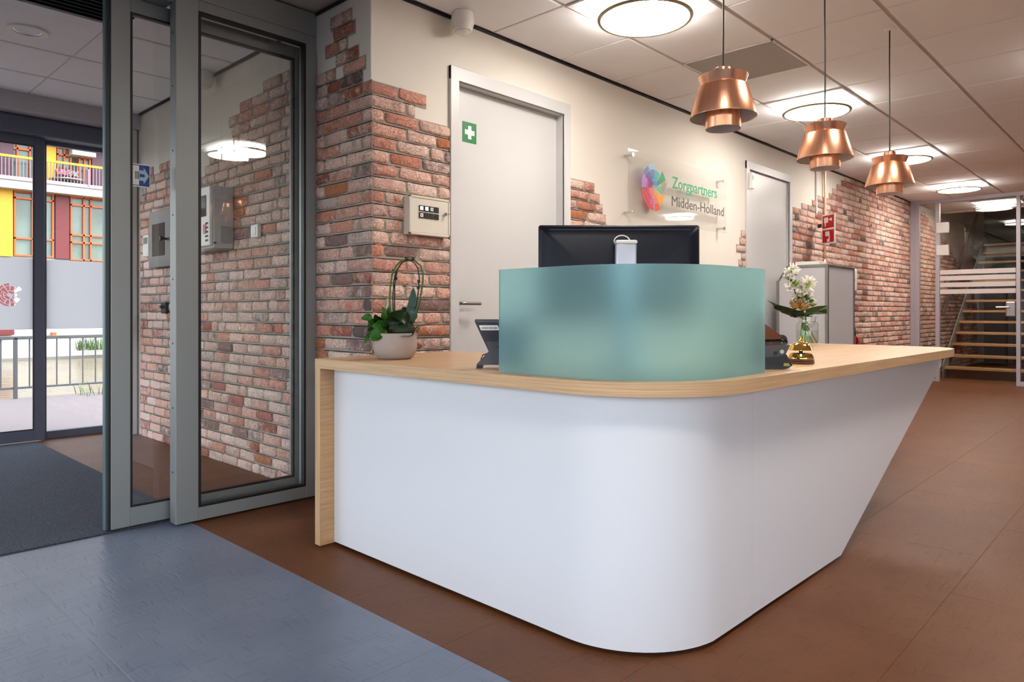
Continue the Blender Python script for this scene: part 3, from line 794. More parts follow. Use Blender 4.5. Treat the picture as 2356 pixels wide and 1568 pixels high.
gasket(B(), 1.146, 1.972, .102, 2.374, .010, LY - .001, LY + .02).obj('gasket', GASK, lf)
B().box(1.148, 1.97, LY + .021, LY + .029, .104, 2.372).obj('pane', GLASS, lf)
B().box(1.056, 1.066, LY + .004, LY + .024, .01, 2.44).obj('edge_seal', GASK, lf)
B().box(1.046, 1.066, LY + .024, LY + .052, .01, 2.44, .003).obj('edge_profile', pm('teal_grey_aluminium', (104, 122, 124), .35, .4), lf)
B().box(1.07, 2.0, LY + .01, LY + .04, .002, .015).obj('floor_brush', BLACK, lf)
# sticker on the leaf: arrow sign
BLUE = pm('sign_blue', (24, 66, 150), .35, var=.03)
st = thing('arrow_sticker', (1.2, LY + .018, 1.63), 'blue and white arrow sticker on the glass of the sliding door', 'sticker')
sy0 = LY + .0185; zc, hh = 1.632, .053
B().box(1.149, 1.238, sy0, sy0 + .002, zc - hh, zc + hh).obj('backing', SIGNW, st)
B().box(1.190, 1.235, sy0 - .0006, sy0, zc - hh + .004, zc + hh - .004).obj('blue_half', BLUE, st)
b = B()
for a in ((1.152, 1.190, zc + hh - .008, zc + hh - .005), (1.152, 1.190, zc - hh + .005, zc - hh + .008), (1.152, 1.1545, zc - hh + .005, zc + hh - .005)): b.box(a[0], a[1], sy0 - .0008, sy0, a[2], a[3])
for x in (1.173, 1.179, 1.185): b.box(x, x + .003, sy0 - .0008, sy0, zc - .018, zc + .018)
b.obj('lines', DARKP, st)
Mx = Matrix(((1, 0, 0, 0), (0, 0, 1, 0), (0, 1, 0, 0), (0, 0, 0, 1)))
B().prism([(1.191, zc - .024), (1.210, zc - .024), (1.210, zc - .038), (1.233, zc), (1.210, zc + .038), (1.210, zc + .024), (1.191, zc + .024)], sy0 - .0014, sy0 - .0006, Mx).obj('arrow', pm('arrow_pale', (176, 196, 200), .4), st)
B().box(1.192, 1.214, sy0 - .002, sy0 - .0014, zc - .007, zc + .007).obj('word_strip', BLUE, st)
# ------------------------------------------------------------------ outer entrance
ow = struct(B().box(-1.2, XV, 6.14, 6.6, 2.475, H).obj('wall_front', pm('grey_bulkhead', (186, 183, 186), .6)), 'grey bulkhead over the outer door')
struct(B().box(-1.2, XV - .04, 6.3, 6.52, 2.335, 2.475, .02, 3).obj('trim_3', ALUD))
od = thing('outer_sliding_door', (1.0, YO, 0), 'dark blue-grey outer sliding door leaf with frosted band and emblem', 'door')
frame_rect(B(), .35, 1.478, .01, 2.335, .07, 6.38, 6.43, wb_=.085, wt=.068).obj('frame', ALUD, od)
gasket(B(), .42, 1.408, .095, 2.267, .006, 6.379, 6.39).obj('gasket', BLACK, od)
B().box(.42, 1.408, 6.4, 6.408, .095, 2.267).obj('pane', GLASS, od)
of = thing('outer_side_light', (1.8, YO, 0), 'fixed outer glass panel with frosted band beside the brick wall', 'glass panel')
frame_rect(B(), 1.478, 2.085, .0, 2.335, .05, 6.45, 6.5, wl=.03, wr=.06, wb_=.06, wt=.03).obj('frame', ALUD, of)
B().box(1.5, 2.04, 6.47, 6.478, .06, 2.3).obj('pane', GLASS, of)
B().box(1.508, 2.025, 6.4665, 6.4685, .862, 1.404).obj('frosted_band', FILM, of)
struct(B().box(2.03, 2.075, 6.17, 6.3, 0, 2.475, .004).obj('trim_4', WHITEP), 'white corner profile in the vestibule')
# frosted band with the emblem cut out
cu = bpy.data.curves.new('film', 'CURVE'); cu.dimensions = '2D'; cu.fill_mode = 'BOTH'; cu.extrude = .0006
def spl(pts):
    s_ = cu.splines.new('POLY'); s_.points.add(len(pts) - 1); s_.use_cyclic_u = True
    for p_, q in zip(s_.points, pts): p_.co = (q[0], q[1], 0, 1)
spl([(.425, .862), (1.403, .862), (1.403, 1.404), (.425, 1.404)])
for r0, r1, a0, a1, c in SEG:
    n = max(2, int(abs(a1 - a0) / 9)); A = [math.radians(a0 + 3 + (a1 - a0 - 6) * i / n) for i in range(n + 1)]
    r0 = r0 + .025; r1 = r1 - .015
    spl([(1.258 + .088 * r1 * math.sin(a), 1.125 + .088 * r1 * math.cos(a)) for a in A] + [(1.258 + .088 * r0 * math.sin(a), 1.125 + .088 * r0 * math.cos(a)) for a in A[::-1]])
fo = bpy.data.objects.new('film', cu); COL.objects.link(fo)
dg = bpy.context.evaluated_depsgraph_get(); dg.update()
me = bpy.data.meshes.new_from_object(fo.evaluated_get(dg)); bpy.data.objects.remove(fo)
me.transform(Matrix.Translation((0, 6.398, 0)) @ Matrix(((1, 0, 0, 0), (0, 0, -1, 0), (0, 1, 0, 0), (0, 0, 0, 1)))); me.materials.clear(); me.materials.append(FILM); me.name = 'frosted_band'
link('frosted_band', me, od)
od2 = copy_tree(od); od2.location.x -= 1.13; od2['label'] = 'second outer sliding door leaf, further left behind the entrance mat'
# ------------------------------------------------------------------ devices on the vestibule wall
t_ = thing('wall_box', (XV, 5.6, 1.35), 'stainless steel wall box with a dark window and black knob', 'wall box')
xv = XV - .05
B().box(xv, XV - .012, 5.40, 5.82, 1.335, 1.765, .003).obj('body', pm('dull_steel', (100, 98, 98), .4, .85, var=.08, stretch=(1, 1, 20), scale=30), t_)
B().box(xv - .003, xv, 5.505, 5.745, 1.42, 1.665, .001).obj('window', pm('smoked_window', (20, 22, 30), .22, 0, var=.1, Specular_IOR_Level=.06), t_)
B().cyl((xv, 5.475, 1.54), (xv - .03, 5.475, 1.54), .008, seg=12).cyl((xv - .03, 5.475, 1.54), (xv - .045, 5.475, 1.54), .018, seg=12).obj('knob', BLACK, t_, True)
t_ = thing('fire_alarm_panel', (1.99, 4.6, 1.42), 'light grey fire alarm control panel with a glossy housing', 'control panel')
LG = pm('light_grey_plastic', (186, 192, 196), .15, var=.02)
pz0, pz1 = 1.405, 1.80
B().box(1.945, XV - .012, 4.45, 4.93, pz0, pz1, .008, 2).obj('housing', LG, t_)
B().box(1.922, 1.945, 4.452, 4.928, pz0 + .012, pz1 - .006, .006, 2).obj('front_cover', WPLAS, t_)
B().box(1.919, 1.922, 4.5, 4.7, pz0 + .2, pz1 - .06, .001).obj('display', MIRR, t_)
B().box(1.918, 1.922, 4.5, 4.54, pz0 + .09, pz0 + .15, .001).obj('red_key', RED, t_)
for i in range(10): B().box(1.917, 1.922, 4.475 + .022 * (i % 2), 4.485 + .022 * (i % 2), pz0 + .04 + .027 * (i // 2), pz0 + .052 + .027 * (i // 2)).obj('button', DARKP, t_)
B().box(1.995, XV - .02, 4.4485, 4.4502, pz0 + .03, pz0 + .14).obj('label_plate', pm('printed_label', (150, 152, 154), .5, var=.25, scale=120), t_)
B().cyl((1.955, 4.4505, pz0 + .03), (1.955, 4.445, pz0 + .03), .008, seg=12).obj('bolt', BLACK, t_)
t_ = thing('wall_button', (XV, 4.12, 1.49), 'small white square push button box on the vestibule brick', 'switch')
B().box(XV - .04, XV - .012, 4.075, 4.165, 1.452, 1.532, .006, 2).obj('housing', WPLAS, t_)
B().box(XV - .043, XV - .039, 4.095, 4.145, 1.468, 1.516, .002).obj('rocker', WPLAS, t_)
t_ = thing('wall_unit', (XV, 5.93, 1.5), 'narrow white wall unit left of the steel box', 'wall unit')
B().box(XV - .04, XV - .012, 5.86, 5.98, 1.43, 1.60, .006, 2).obj('housing', WPLAS, t_)
B().box(XV - .042, XV - .039, 5.88, 5.96, 1.53, 1.58).obj('grille', GREYP, t_)
t_ = thing('key_switch', (XV, 5.6, .98), 'small black key switch low on the vestibule brick', 'switch')
B().box(XV - .035, XV - .012, 5.53, 5.62, .985, 1.07, .005).obj('housing', BLACK, t_)
B().cyl((XV - .035, 5.57, 1.035), (XV - .06, 5.57, 1.035), .012, seg=12).obj('barrel', GREYP, t_)
# ------------------------------------------------------------------ outside the entrance
PAVE = pm('pink_grey_paving', (106, 98, 100), .8, var=.05, scale=3, bump=.2, bscale=80)
struct(B().box(-12, 8, 6.6, 9.95, -.3, -.02).obj('floor_path', PAVE), 'pale pavement outside the entrance')
t = NT('canal_water')
v = t.coord((1.2, 5, 1), 'Position')
f = t.noise(v, .9, 4); f2 = t.noise(t.coord((.12, .5, 1), 'Position'), 1, 3)
t.bsdf(Base_Color=t.mix(t.ramp(f2, .35, .65), lin((112, 98, 58)), lin((92, 84, 66))), Roughness=.12, Specular_IOR_Level=.15)
t.bump(f, .5, .05)
struct(B().box(-30, 40, 9.95, 33, -1.5, -.9).obj('floor_canal', t.m), 'yellowish rippled canal water')
METAL = pm('galvanised_rail', (92, 94, 98), .5, .5)
rl = thing('railing', (0, 9.9, -.02), 'grey steel railing with thin bars along the canal', 'railing')
B().box(-6, 6, 9.88, 9.92, .67, .71, .004).obj('top_rail', METAL, rl)
B().box(-6, 6, 9.89, 9.91, .09, .115, .003).obj('bottom_rail', METAL, rl)
me = B().cyl((0, 0, .1), (0, 0, .69), .0085, seg=8).mesh('baluster', METAL)
for i in range(38):
    o = link('baluster', me, rl); o.matrix_parent_inverse = parent_inv(rl); o.location = (-.8 + .14 * i, 9.9, 0)
for x in (-1.6, .2, 2.0, 3.8): B().box(x - .02, x + .02, 9.88, 9.92, -.02, .69, .003).obj('post', METAL, rl)
LEAF = pm('leaf_green', (66, 100, 38), .5, var=.35, scale=6, which='Position')
def tuft(x, y, z, n, h, w, seed, label):
    r = random.Random(seed); b = B()
    for i in range(n):
        a = r.uniform(0, 2 * PI); px = x + r.uniform(-w, w); py = y + r.uniform(-.3, .3); hh_ = h * r.uniform(.5, 1)
        le = r.uniform(.2, .6) * hh_; s_ = .03 * hh_
        p0 = Vector((px, py, z)); p1 = p0 + Vector((math.cos(a) * le * .4, math.sin(a) * le * .4, hh_ * .6)); p2 = p0 + Vector((math.cos(a) * le, math.sin(a) * le, hh_))
        u = Vector((-math.sin(a), math.cos(a), 0)) * s_
        b._add([p0 - u, p0 + u, p1 + u * .8, p1 - u * .8, p2], [(0, 1, 2, 3), (3, 2, 4)])
    o = b.obj('bank_plants', LEAF); tag(o, label, 'plants'); o['kind'] = 'stuff'
tuft(2.84, 9.8, -.05, 40, .2, .22, 2, 'low weeds at the foot of the canal railing')
# building across the canal
YF = 33.0
bl = thing('apartment_building', (5, YF, -1), 'white, yellow and red apartment building across the canal', 'building')
FW = pm('facade_white', (182, 181, 180), .7, var=.02, scale=.5); FY = pm('facade_yellow', (214, 168, 30), .5, var=.04, scale=.5); FR = pm('facade_red', (104, 28, 33), .5, var=.06, scale=.5)
FO = pm('facade_orange', (196, 88, 34), .5, var=.04); FP = pm('facade_purple', (178, 140, 168), .5, var=.04); FPD = pm('facade_plum', (84, 50, 66), .5, var=.05)
WIN = pm('window_dark', (98, 116, 108), .15, 0, var=.5, scale=.7)  # dark greenish base stands in for trees mirrored in the panes
CONC = pm('quay_concrete', (118, 117, 113), .8, var=.1, scale=1)
_F = (.7258, .6879); _R = (.6879, -.7258)
def fx(px, py, Y=YF):
    a = (px - 1178) / 1625; dx = _F[0] + a * _R[0]; dy = _F[1] + a * _R[1]; k = Y / dy
    return dx * k, 1 + (716 - py) / 1625 * k
X_ = lambda px: fx(px, 500)[0]
Zat = lambda py: 1 + (716 - py) / 1625 * (YF / (_F[1] + (120 - 1178) / 1625 * _R[1]))
xa, xb = X_(-160) - 16, X_(330) + 6
B().box(xa, xb, YF + .6, YF + 6, -1.2, 14).obj('wall', FW, bl)
B().box(xa, xb, YF - .1, YF + .6, -1.2, Zat(820), ).obj('quay_wall', CONC, bl)
B().box(xa, xb, YF + .1, YF + .6, Zat(822), Zat(610)).obj('base_wall', FW, bl)
B().box(xa, xb, YF - .5, YF + .6, Zat(446), Zat(427)).obj('slab_band', FW, bl)
B().box(xa, xb, YF + .0, YF + .6, Zat(612), Zat(598)).obj('sill_band', FW, bl)
B().box(xa, xb, YF - .5, YF + .6, Zat(330), Zat(290)).obj('slab_band', FW, bl)
def panel(p0, p1, y0, y1, m, name='panel', d=.12): B().box(X_(p0), X_(p1), YF + .6 - .45 - d, YF + .6 - .44, Zat(y1), Zat(y0), .01).obj(name, m, bl)
def window(p0, p1, y0, y1, trans=(), mull=()):
    xx0, xx1, zz0, zz1 = X_(p0), X_(p1), Zat(y1), Zat(y0); b = B(); y_ = YF + .05
    frame_rect(b, xx0, xx1, zz0, zz1, .06, y_, y_ + .12)
    for q in trans: b.box(xx0, xx1, y_, y_ + .12, Zat(q) - .035, Zat(q) + .035)
    for q in mull: b.box(X_(q) - .03, X_(q) + .03, y_, y_ + .12, zz0, zz1)
    w = b.obj('window', FO, bl); B().box(xx0 + .05, xx1 - .05, y_ + .1, y_ + .13, zz0 + .05, zz1 - .05).obj('pane', WIN, w)
B().box(xa, xb, YF + .2, YF + .6, Zat(600), Zat(446)).obj('spandrel', FW, bl)
for a, e, c in ((-6, 30, FY), (128, 160, FR), (-46, -10, FR), (253, 288, FY)): panel(a, e, 444, 594, c)
panel(-34, 31, 616, 768, FR, 'base_panel', .3); panel(118, 128, 764, 772, FO, 'base_panel', .3)
window(33, 125, 446, 592, (462, 552), (76,)); window(163, 250, 446, 596, (466, 536, 554), (194, 210)); window(-140, -50, 446, 592, (462, 552), (-96,))
def metric(x0, x1, z0, z1, m):
    if m is not None: B().box(x0, x1, YF + .03, YF + .16, z0, z1, .01).obj('panel', m, bl); return
    w = frame_rect(B(), x0, x1, z0, z1, .06, YF + .05, YF + .17).box((x0 + x1) / 2 - .03, (x0 + x1) / 2 + .03, YF + .05, YF + .17, z0, z1).box(x0, x1, YF + .05, YF + .17, z0 + .8, z0 + .87).obj('window', FO, bl)
    B().box(x0 + .05, x1 - .05, YF + .15, YF + .18, z0 + .05, z1 - .05).obj('pane', WIN, w)
for x0 in [X_(-140) - 3.9 * (i + 1) for i in range(4)] + [X_(288) + .1]:
    for za, zb in ((Zat(592), Zat(446)), (Zat(424), Zat(334))):
        metric(x0, x0 + .6, za, zb, FY); metric(x0 + .65, x0 + 2.3, za, zb, None); metric(x0 + 2.35, x0 + 2.95, za, zb, FR); metric(x0 + 3.0, x0 + 3.85, za, zb, None)
for a, c in ((0, FPD), (98, FY), (212, FPD), (-60, FY), (300, FPD)): panel(a, a + 32, 334, 420, c)
for a, e in ((10, 72), (132, 166), (182, 210), (-50, -4)): window(a, e, 334, 424, (352,), ((a + e) / 2,))
B().box(X_(160), X_(214), YF - .4, YF + .6, Zat(352), Zat(330)).obj('balcony_beam', FW, bl)
B().box(xa, xb, YF - .55, YF - .47, Zat(379), Zat(374)).obj('balcony_handrail', FY, bl)
B().box(xa, xb, YF - .56, YF - .46, Zat(428), Zat(420)).obj('balcony_edge', FP, bl)
me = B().box(-.015, .015, YF - .53, YF - .5, Zat(421), Zat(378)).mesh('baluster', pm('baluster_grey', (120, 112, 120), .5))
for i in range(110):
    x = X_(-20) + .115 * i
    if x < X_(262): o = link('baluster', me, bl); o.matrix_parent_inverse = parent_inv(bl); o.location.x = x
B().box(X_(193), X_(196), YF - .58, YF - .44, Zat(424), Zat(384)).obj('balcony_post', pm('pink_post', (214, 120, 170), .5), bl)
tuft(X_(222), 32.4, Zat(806), 220, .62, .9, 1, 'leafy reeds on the far canal bank')
tb = thing('balcony_table', (X_(155), YF, Zat(412)), 'white oval table with flower pots on the balcony across the canal', 'table')
zt_ = Zat(409)
B().lathe([(0, 0), (.62, 0), (.64, -.03), (.6, -.05), (0, -.05)], (X_(155), YF + .0, zt_), 28).obj('table_top', FW, tb, True)
B().cyl((X_(155), YF, zt_ - .05), (X_(155), YF, Zat(424)), .06, seg=10).obj('table_leg', FPD, tb)
for i, q in enumerate((136, 153, 170)):
    g = thing('potted_flowers', (X_(q), YF - .05, zt_), ['pink potted flowers at the left of the balcony table', 'pink potted flowers in the middle of the balcony table', 'white potted flowers at the right of the balcony table'][i], 'potted flowers', 'flower pots on the balcony table')
    B().lathe([(0, 0), (.08, 0), (.11, .16), (0, .16)], (X_(q), YF - .05, zt_), 12).obj('pot', FPD, g, True)
    r = random.Random(i); b = B()
    for k in range(26):
        p_ = Vector((X_(q) + r.uniform(-.12, .12), YF - .05 + r.uniform(-.1, .1), zt_ + .24 + r.uniform(-.1, .12))); b.box(p_.x - .04, p_.x + .04, p_.y - .04, p_.y + .04, p_.z - .04, p_.z + .04, .015)
    b.obj('blossoms', pm('pink_blossom', (222, 130, 150), .6, var=.4, scale=9) if i < 2 else FW, g)
struct(B().box(-60, 80, 32.9, 60, -1.2, -.95).obj('floor_bank', LEAF))
# ------------------------------------------------------------------ far glass partition, stairs
struct(B().box(XF, XF + .07, -3.2, YW - .012, 2.545, H, .002).box(XF, XF + .07, 2.76, 2.818, 0, 2.545, .002).box(XF, XF + .07, 2.505, 2.555, 0, 2.545, .002).box(XF, XF + .07, 1.56, 1.605, 0, 2.545, .002)
    .box(XF, XF + .07, -3.2, 1.56, 0, .06, .002).box(XF, XF + .07, 2.555, 2.76, 0, .04, .002).box(XF, XF + .07, .2, .25, 0, 2.545).box(XF - .005, XF + .06, 2.818, 2.875, 0, H, .001).obj('window_3', ALUF), 'glazed partition with lilac grey frame at the far end')
w3 = bpy.data.objects['window_3']
for y0, y1 in ((2.555, 2.76), (.25, 1.56), (-3.2, .2)): B().box(XF + .03, XF + .038, y0, y1, .04, 2.545).obj('pane', GLASSF, w3)
gd = thing('glass_door', (XF, 2.05, 0), 'frameless glass door with white stripes leading to the stairs', 'door')
B().box(XF + .02, XF + .03, 1.612, 2.497, .012, 2.535).obj('pane', GLASSF, gd)
for z in (2.19, 1.87): B().box(XF - .012, XF + .05, 2.39, 2.545, z - .075, z + .075, .006).obj('hinge', pm('pale_nickel', (214, 212, 208), .4, .3), gd)
STR = pm('stripe_film', (206, 196, 192), .7, var=.02)
for z in (1.555, 1.47, 1.375, 1.28): B().box(XF + .0165, XF + .0195, 1.612, 2.5, z - .032, z + .032).obj('stripe', STR, gd)
B().box(XF - .02, XF + .07, 1.61, 1.72, .93, 1.13, .012, 2).obj('lock_case', STEEL, gd)
B().cyl((XF - .02, 1.68, 1.055), (XF - .06, 1.68, 1.055), .012, seg=12).tube([(XF - .06, 1.68, 1.055), (XF - .065, 1.72, 1.055), (XF - .065, 1.82, 1.055)], .011, 10).obj('lever', SATIN, gd, True)
sr = thing('staircase', (13.5, 2.0, 0), 'open wooden tread staircase with steel stringers behind the glass', 'staircase')
STG = pm('grey_steel_stringer', (150, 156, 152), .4, .4)
NST = 13
for i in range(NST):
    x = 12.2 + .24 * i; z = .17 * (i + 1)
    B().box(x - .02, x + .26, 1.36, 2.585, z - .035, z, .003).obj('tread', OAKTREAD, sr)
for y in (2.585, 1.34):
    B().prism([(12.1, 0), (12.3, 0), (15.45, 2.1), (15.45, 2.35), (15.2, 2.35), (12.1, .2)], y, y + .014, Matrix(((1, 0, 0, 0), (0, 0, 1, 0), (0, 1, 0, 0), (0, 0, 0, 1)))).obj('stringer', STG, sr)
B().box(15.32, 16.6, 0, YW - .06, 2.18, 2.215, .003).obj('landing', OAKTREAD, sr)
B().box(15.32, 15.36, 0, 2.585, 1.98, 2.18).obj('landing_fascia', PLASTER, sr)
hr = thing('handrail', (14, 2.76, 1.5), 'round steel handrail climbing the wall beside the stairs', 'handrail')
B().tube([(12.95, 2.76, .98), (13.0, 2.76, 1.0), (15.5, 2.76, 2.80)], .024, 12).obj('rail', STEEL, hr, True)
for q in (.15, .5, .85):
    x = 13 + 2.5 * q; z = 1 + 1.8 * q; B().tube([(x, 2.76, z - .02), (x, 2.76, z - .07), (x, YW, z - .07)], .008, 8).obj('bracket', STEEL, hr)
DK = pm('dark_room_wall', (52, 50, 48), .8, var=.1, scale=1)
struct(B().box(16.9, 17.1, -3.2, YW, 0, 4.2).obj('wall_far', DK))
struct(B().box(13.2, 17.1, -3.2, YW + .1, 4.2, 4.3).box(11.5, 17.1, -3.4, -3.2, 0, 4.3).box(13.2, 13.3, -3.2, YW, H, 4.2).obj('wall_stairwell', PLASTER))
struct(B().box(11.57, 13.2, -3.2, 0, H + .012, H + .1).obj('ceiling_far', TILEM))
ceiling_light(12.35, 1.95, 'round ceiling light beyond the glass door')
# ------------------------------------------------------------------ reception counter
def arc(cx, cy, r, a0, a1, n=14): return [(cx + r * math.cos(math.radians(a0 + (a1 - a0) * i / n)), cy + r * math.sin(math.radians(a0 + (a1 - a0) * i / n))) for i in range(n + 1)]
EYF = lambda x: .925 - .022 * (x - 2.2)
PYF = lambda x: 1.012 - .018 * (x - 2.2)
def outline(off):
    """outer edge of the counter, offset inwards by off"""
    p = [(1.605 + off, 2.675)]
    p += arc(2.0, 1.328, .395 - off, 180, 270, 18)
    p += [(x, EYF(x) + off) for x in (2.2, 3.0, 3.7, 4.3)]
    return p
end = [(4.40, EYF(4.4) + .012), (4.48, EYF(4.4) + .05), (4.53, .98), (4.545, 1.06), (4.545, 1.75)]
top_poly = outline(0) + end + [(2.39, 1.75), (2.39, 2.675)]
rc = thing('reception_counter', (2.6, 1.6, 0), 'white L-shaped reception counter with a rounded corner and oak top', 'counter')
B().prism(top_poly, .764, .800).obj('countertop', OAKTOP, rc)
edge = outline(0) + end[:-1] + [(4.545, 1.75)]
def inward(line, d):
    out = []
    for i, p in enumerate(line):
        a = line[max(i - 1, 0)]; c = line[min(i + 1, len(line) - 1)]
        tx, ty = c[0] - a[0], c[1] - a[1]; n = math.hypot(tx, ty)
        out.append((p[0] - ty / n * d, p[1] + tx / n * d))
    return out
B().sheet(inward(edge, -.0012), inward(edge, .02), .760, .7994).obj('edge_band', OAKEDGE, rc, True, 30)
B().box(1.604, 1.606, 2.635, 2.674, .012, .7992).obj('leg_edge_band', OAKLEG, rc)
B().box(1.6055, 2.39, 2.635, 2.675, .012, .7635).obj('end_panel', OAKIN, rc)
WP = [(1.672, 2.634), (1.665, 2.0)] + arc(1.99, 1.342, .33, 180, 262, 16)
WP2 = [(2.03, 1.0135), (2.2, PYF(2.2) - .001)]
line = WP + WP2
B().sheet(line, inward(line, .018), .016, .762).obj('front_panel', WHITEL, rc, True, 30)
# side panel: tapers to a slanting foot
b = B(); x0 = 2.2038; y_ = PYF
pts = [(x0, .016), (2.985, .016), (4.5, .70), (4.5, .762), (x0, .762)]
vs = [Vector((x, y_(x), z)) for x, z in pts] + [Vector((x, y_(x) + .018, z)) for x, z in pts]
b._add(vs, [(0, 1, 2, 3, 4), (9, 8, 7, 6, 5)] + [(i, (i + 1) % 5, 5 + (i + 1) % 5, 5 + i) for i in range(5)])
b.obj('side_panel', WHITEL, rc)
pl = inward([(1.72, 2.63)] + arc(1.99, 1.342, .28, 180, 262, 12) + [(2.2, 1.06), (2.9, 1.05)], 0)
B().sheet(pl, inward(pl, .02), 0, .02).obj('plinth', BLACK, rc)
B().box(2.05, 2.9, 1.09, 1.13, .0, .764).obj('inner_support', WHITEL, rc)
B().box(2.35, 2.39, 1.75, 2.63, .0, .764).obj('inner_support', WHITEL, rc)
# drawer pedestal seen under the slanted end
pd = thing('drawer_pedestal', (5.4, 1.75, 0), 'white drawer pedestal standing behind the slanted counter end', 'drawer unit')
B().box(5.2, 5.6, 1.5, 2.0, .03, .58, .003).obj('body', WHITEL, pd)
for i in range(3): B().box(5.192, 5.2, 1.505, 1.995, .05 + .175 * i, .215 + .175 * i, .002).obj('drawer', WHITEL, pd)
B().box(5.22, 5.58, 1.52, 1.98, 0, .03).obj('plinth', BLACK, pd)
# frosted curved screen
sc_l = [(1.652, 1.625), (1.653, 1.5)] + arc(2.0, 1.335, .347, 180, 270, 24) + [(2.1, .986), (2.23, .9815)]
tag(B().sheet(sc_l, inward(sc_l, .012), .8005, 1.137).obj('glass_screen', FROST, None, True, 40), 'curved frosted green glass screen standing on the counter corner', 'screen')
# ------------------------------------------------------------------ things on the counter
VA = -math.atan2(.7258, .6879)      # local x = to the right as seen by a visitor, local y = away
ZT = .8003
# monitor
mo = thing('computer_monitor', (2.09, 1.454, ZT), 'large black computer monitor seen from behind above the frosted screen', 'monitor', rz=VA)
Lk = dict(parent=mo, local=True)
MB = pm('monitor_black', (8, 13, 28), .42, var=.1, scale=30, Specular_IOR_Level=.25)  # bluish base stands in for windows mirrored in the black shell
W2, z0, z1 = .288, .165, .508
B().box(-W2, W2, 0, .022, z0, z1, .009, 3).obj('bezel', MB, smooth=True, **Lk)
b = B(); rings = []
for k, (ins, yy) in enumerate(((.004, -.001), (.010, -.012), (.05, -.024), (.12, -.034), (.2, -.04))):
    c = max(.012 - ins * .02, .006); n = 5; ring = []
    hx, hz = W2 - ins, (z1 - z0) / 2 - min(ins, .15); zc = (z0 + z1) / 2
    for sx, sz, a0 in ((1, 1, 0), (-1, 1, 90), (-1, -1, 180), (1, -1, 270)):
        for i in range(n):
            a = math.radians(a0 + 90 * i / (n - 1)); ring.append((sx * (hx - c) + c * math.cos(a), yy, zc + sz * (hz - c) + c * math.sin(a)))
    rings.append(ring)
N = len(rings[0]); vs = [p for r_ in rings for p in r_]
fs = [(k * N + i, k * N + (i + 1) % N, (k + 1) * N + (i + 1) % N, (k + 1) * N + i) for k in range(len(rings) - 1) for i in range(N)] + [tuple(range((len(rings) - 1) * N, len(rings) * N))]
b._add(vs, fs); b.obj('back_shell', MB, smooth=True, angle=50, **Lk)
B().box(-.25, .25, -.0155, -.010, z1 - .0205, z1 - .0165).obj('vent_slot', BLACK, **Lk)
B().box(-.272, .272, .0215, .024, z0 + .012, z1 - .012).obj('display', MIRR, **Lk)
SIL = pm('silver_plastic', (196, 200, 210), .3, .35, var=.03)
B().box(-.024, .048, -.085, -.045, .02, .438, .008, 3).obj('stand_column', SIL, smooth=True, **Lk)
B().box(-.026, .05, -.09, -.04, .432, .446, .006, 2).obj('column_cap', WPLAS, smooth=True, **Lk)
B().tube([(-.0 + .0275 * math.cos(a) , -.06, .442 + .022 * math.sin(a)) for a in [PI * i / 14 for i in range(15)]], .0022, 8).obj('cable_hook', WPLAS, smooth=True, **Lk)
B().box(-.06, .08, -.06, -.03, .27, .33, .004).obj('mount_plate', MB, **Lk)
B().lathe([(0, 0), (.11, 0), (.115, .006), (.11, .012), (.03, .02), (0, .02)], (.012, -.04, 0), 40).obj('stand_base', SIL, smooth=True, **Lk)
# touch terminal on the left
ph = thing('desk_terminal', (1.774, 1.762, ZT), 'tilted grey desk terminal with a white barcode label left of the screen', 'terminal', rz=VA)
Lk = dict(parent=ph, local=True)
PXZ = Matrix(((1, 0, 0, 0), (0, 0, 1, 0), (0, 1, 0, 0), (0, 0, 0, 1)))
TG = pm('terminal_grey', (50, 47, 58), .35, .2, var=.06, scale=15)
SH = Matrix.Shear('XY', 4, (0, 0))
def slabM(tilt): return Matrix.Translation((0, 0, .06)) @ Matrix.Rotation(tilt, 4, 'X')
M1 = slabM(math.radians(-14))
def prism_xz(poly, y0, y1, M=None):
    return B().prism(poly, y0, y1, (M @ PXZ) if M is not None else PXZ)
prism_xz([(-.0225, -.004), (.13, -.004), (.15, .112), (-.072, .112), (-.074, .106)], -.012, .018, M1).obj('display_housing', TG, **Lk)
prism_xz([(-.066, .100), (.148, .100), (.148, .108), (-.070, .108)], -.0145, -.0118, M1).obj('top_ridge', GREYP, **Lk)
prism_xz([(-.052, .072), (.014, .072), (.008, .09), (-.059, .09)], -.0132, -.012, M1).obj('label', SIGNW, **Lk)
b = B(); r = random.Random(4); x = -.05
while x < .005:
    w = r.uniform(.0008, .003); b.prism([(x, .077), (x + w, .077), (x + w, .083), (x, .083)], -.0136, -.0131, M1 @ PXZ); x += w + r.uniform(.001, .003)
b.obj('barcode', DARKP, **Lk)
prism_xz([(-.022, -.002), (.13, -.002), (.13, .03), (-.032, .03)], -.018, -.011, M1).obj('lower_cover', GREYP, **Lk)
prism_xz([(.006, .008), (.013, .008), (.013, .012), (.006, .012)], -.0186, -.0178, M1).obj('socket', BLACK, **Lk)
prism_xz([(-.021, .062), (.13, .062), (.14, .012), (-.030, .012), (-.066, .010), (-.064, .016)], -.02, .02).obj('foot', GREYP, **Lk)
prism_xz([(-.066, .0), (-.044, .0), (-.044, .012), (-.066, .012)], -.022, .02).obj('rubber_pad', BLACK, **Lk)
prism_xz([(-.044, .002), (-.02, .012), (.14, .012), (.14, .009), (-.019, .009), (-.044, .0)], -.024, -.018).obj('front_lip', SIL, **Lk)
B().tube([(-.03, .01, .05), (-.045, .015, .045), (-.052, .015, .03), (-.05, .012, .012)], .0022, 8).obj('cable', BLACK, smooth=True, **Lk)
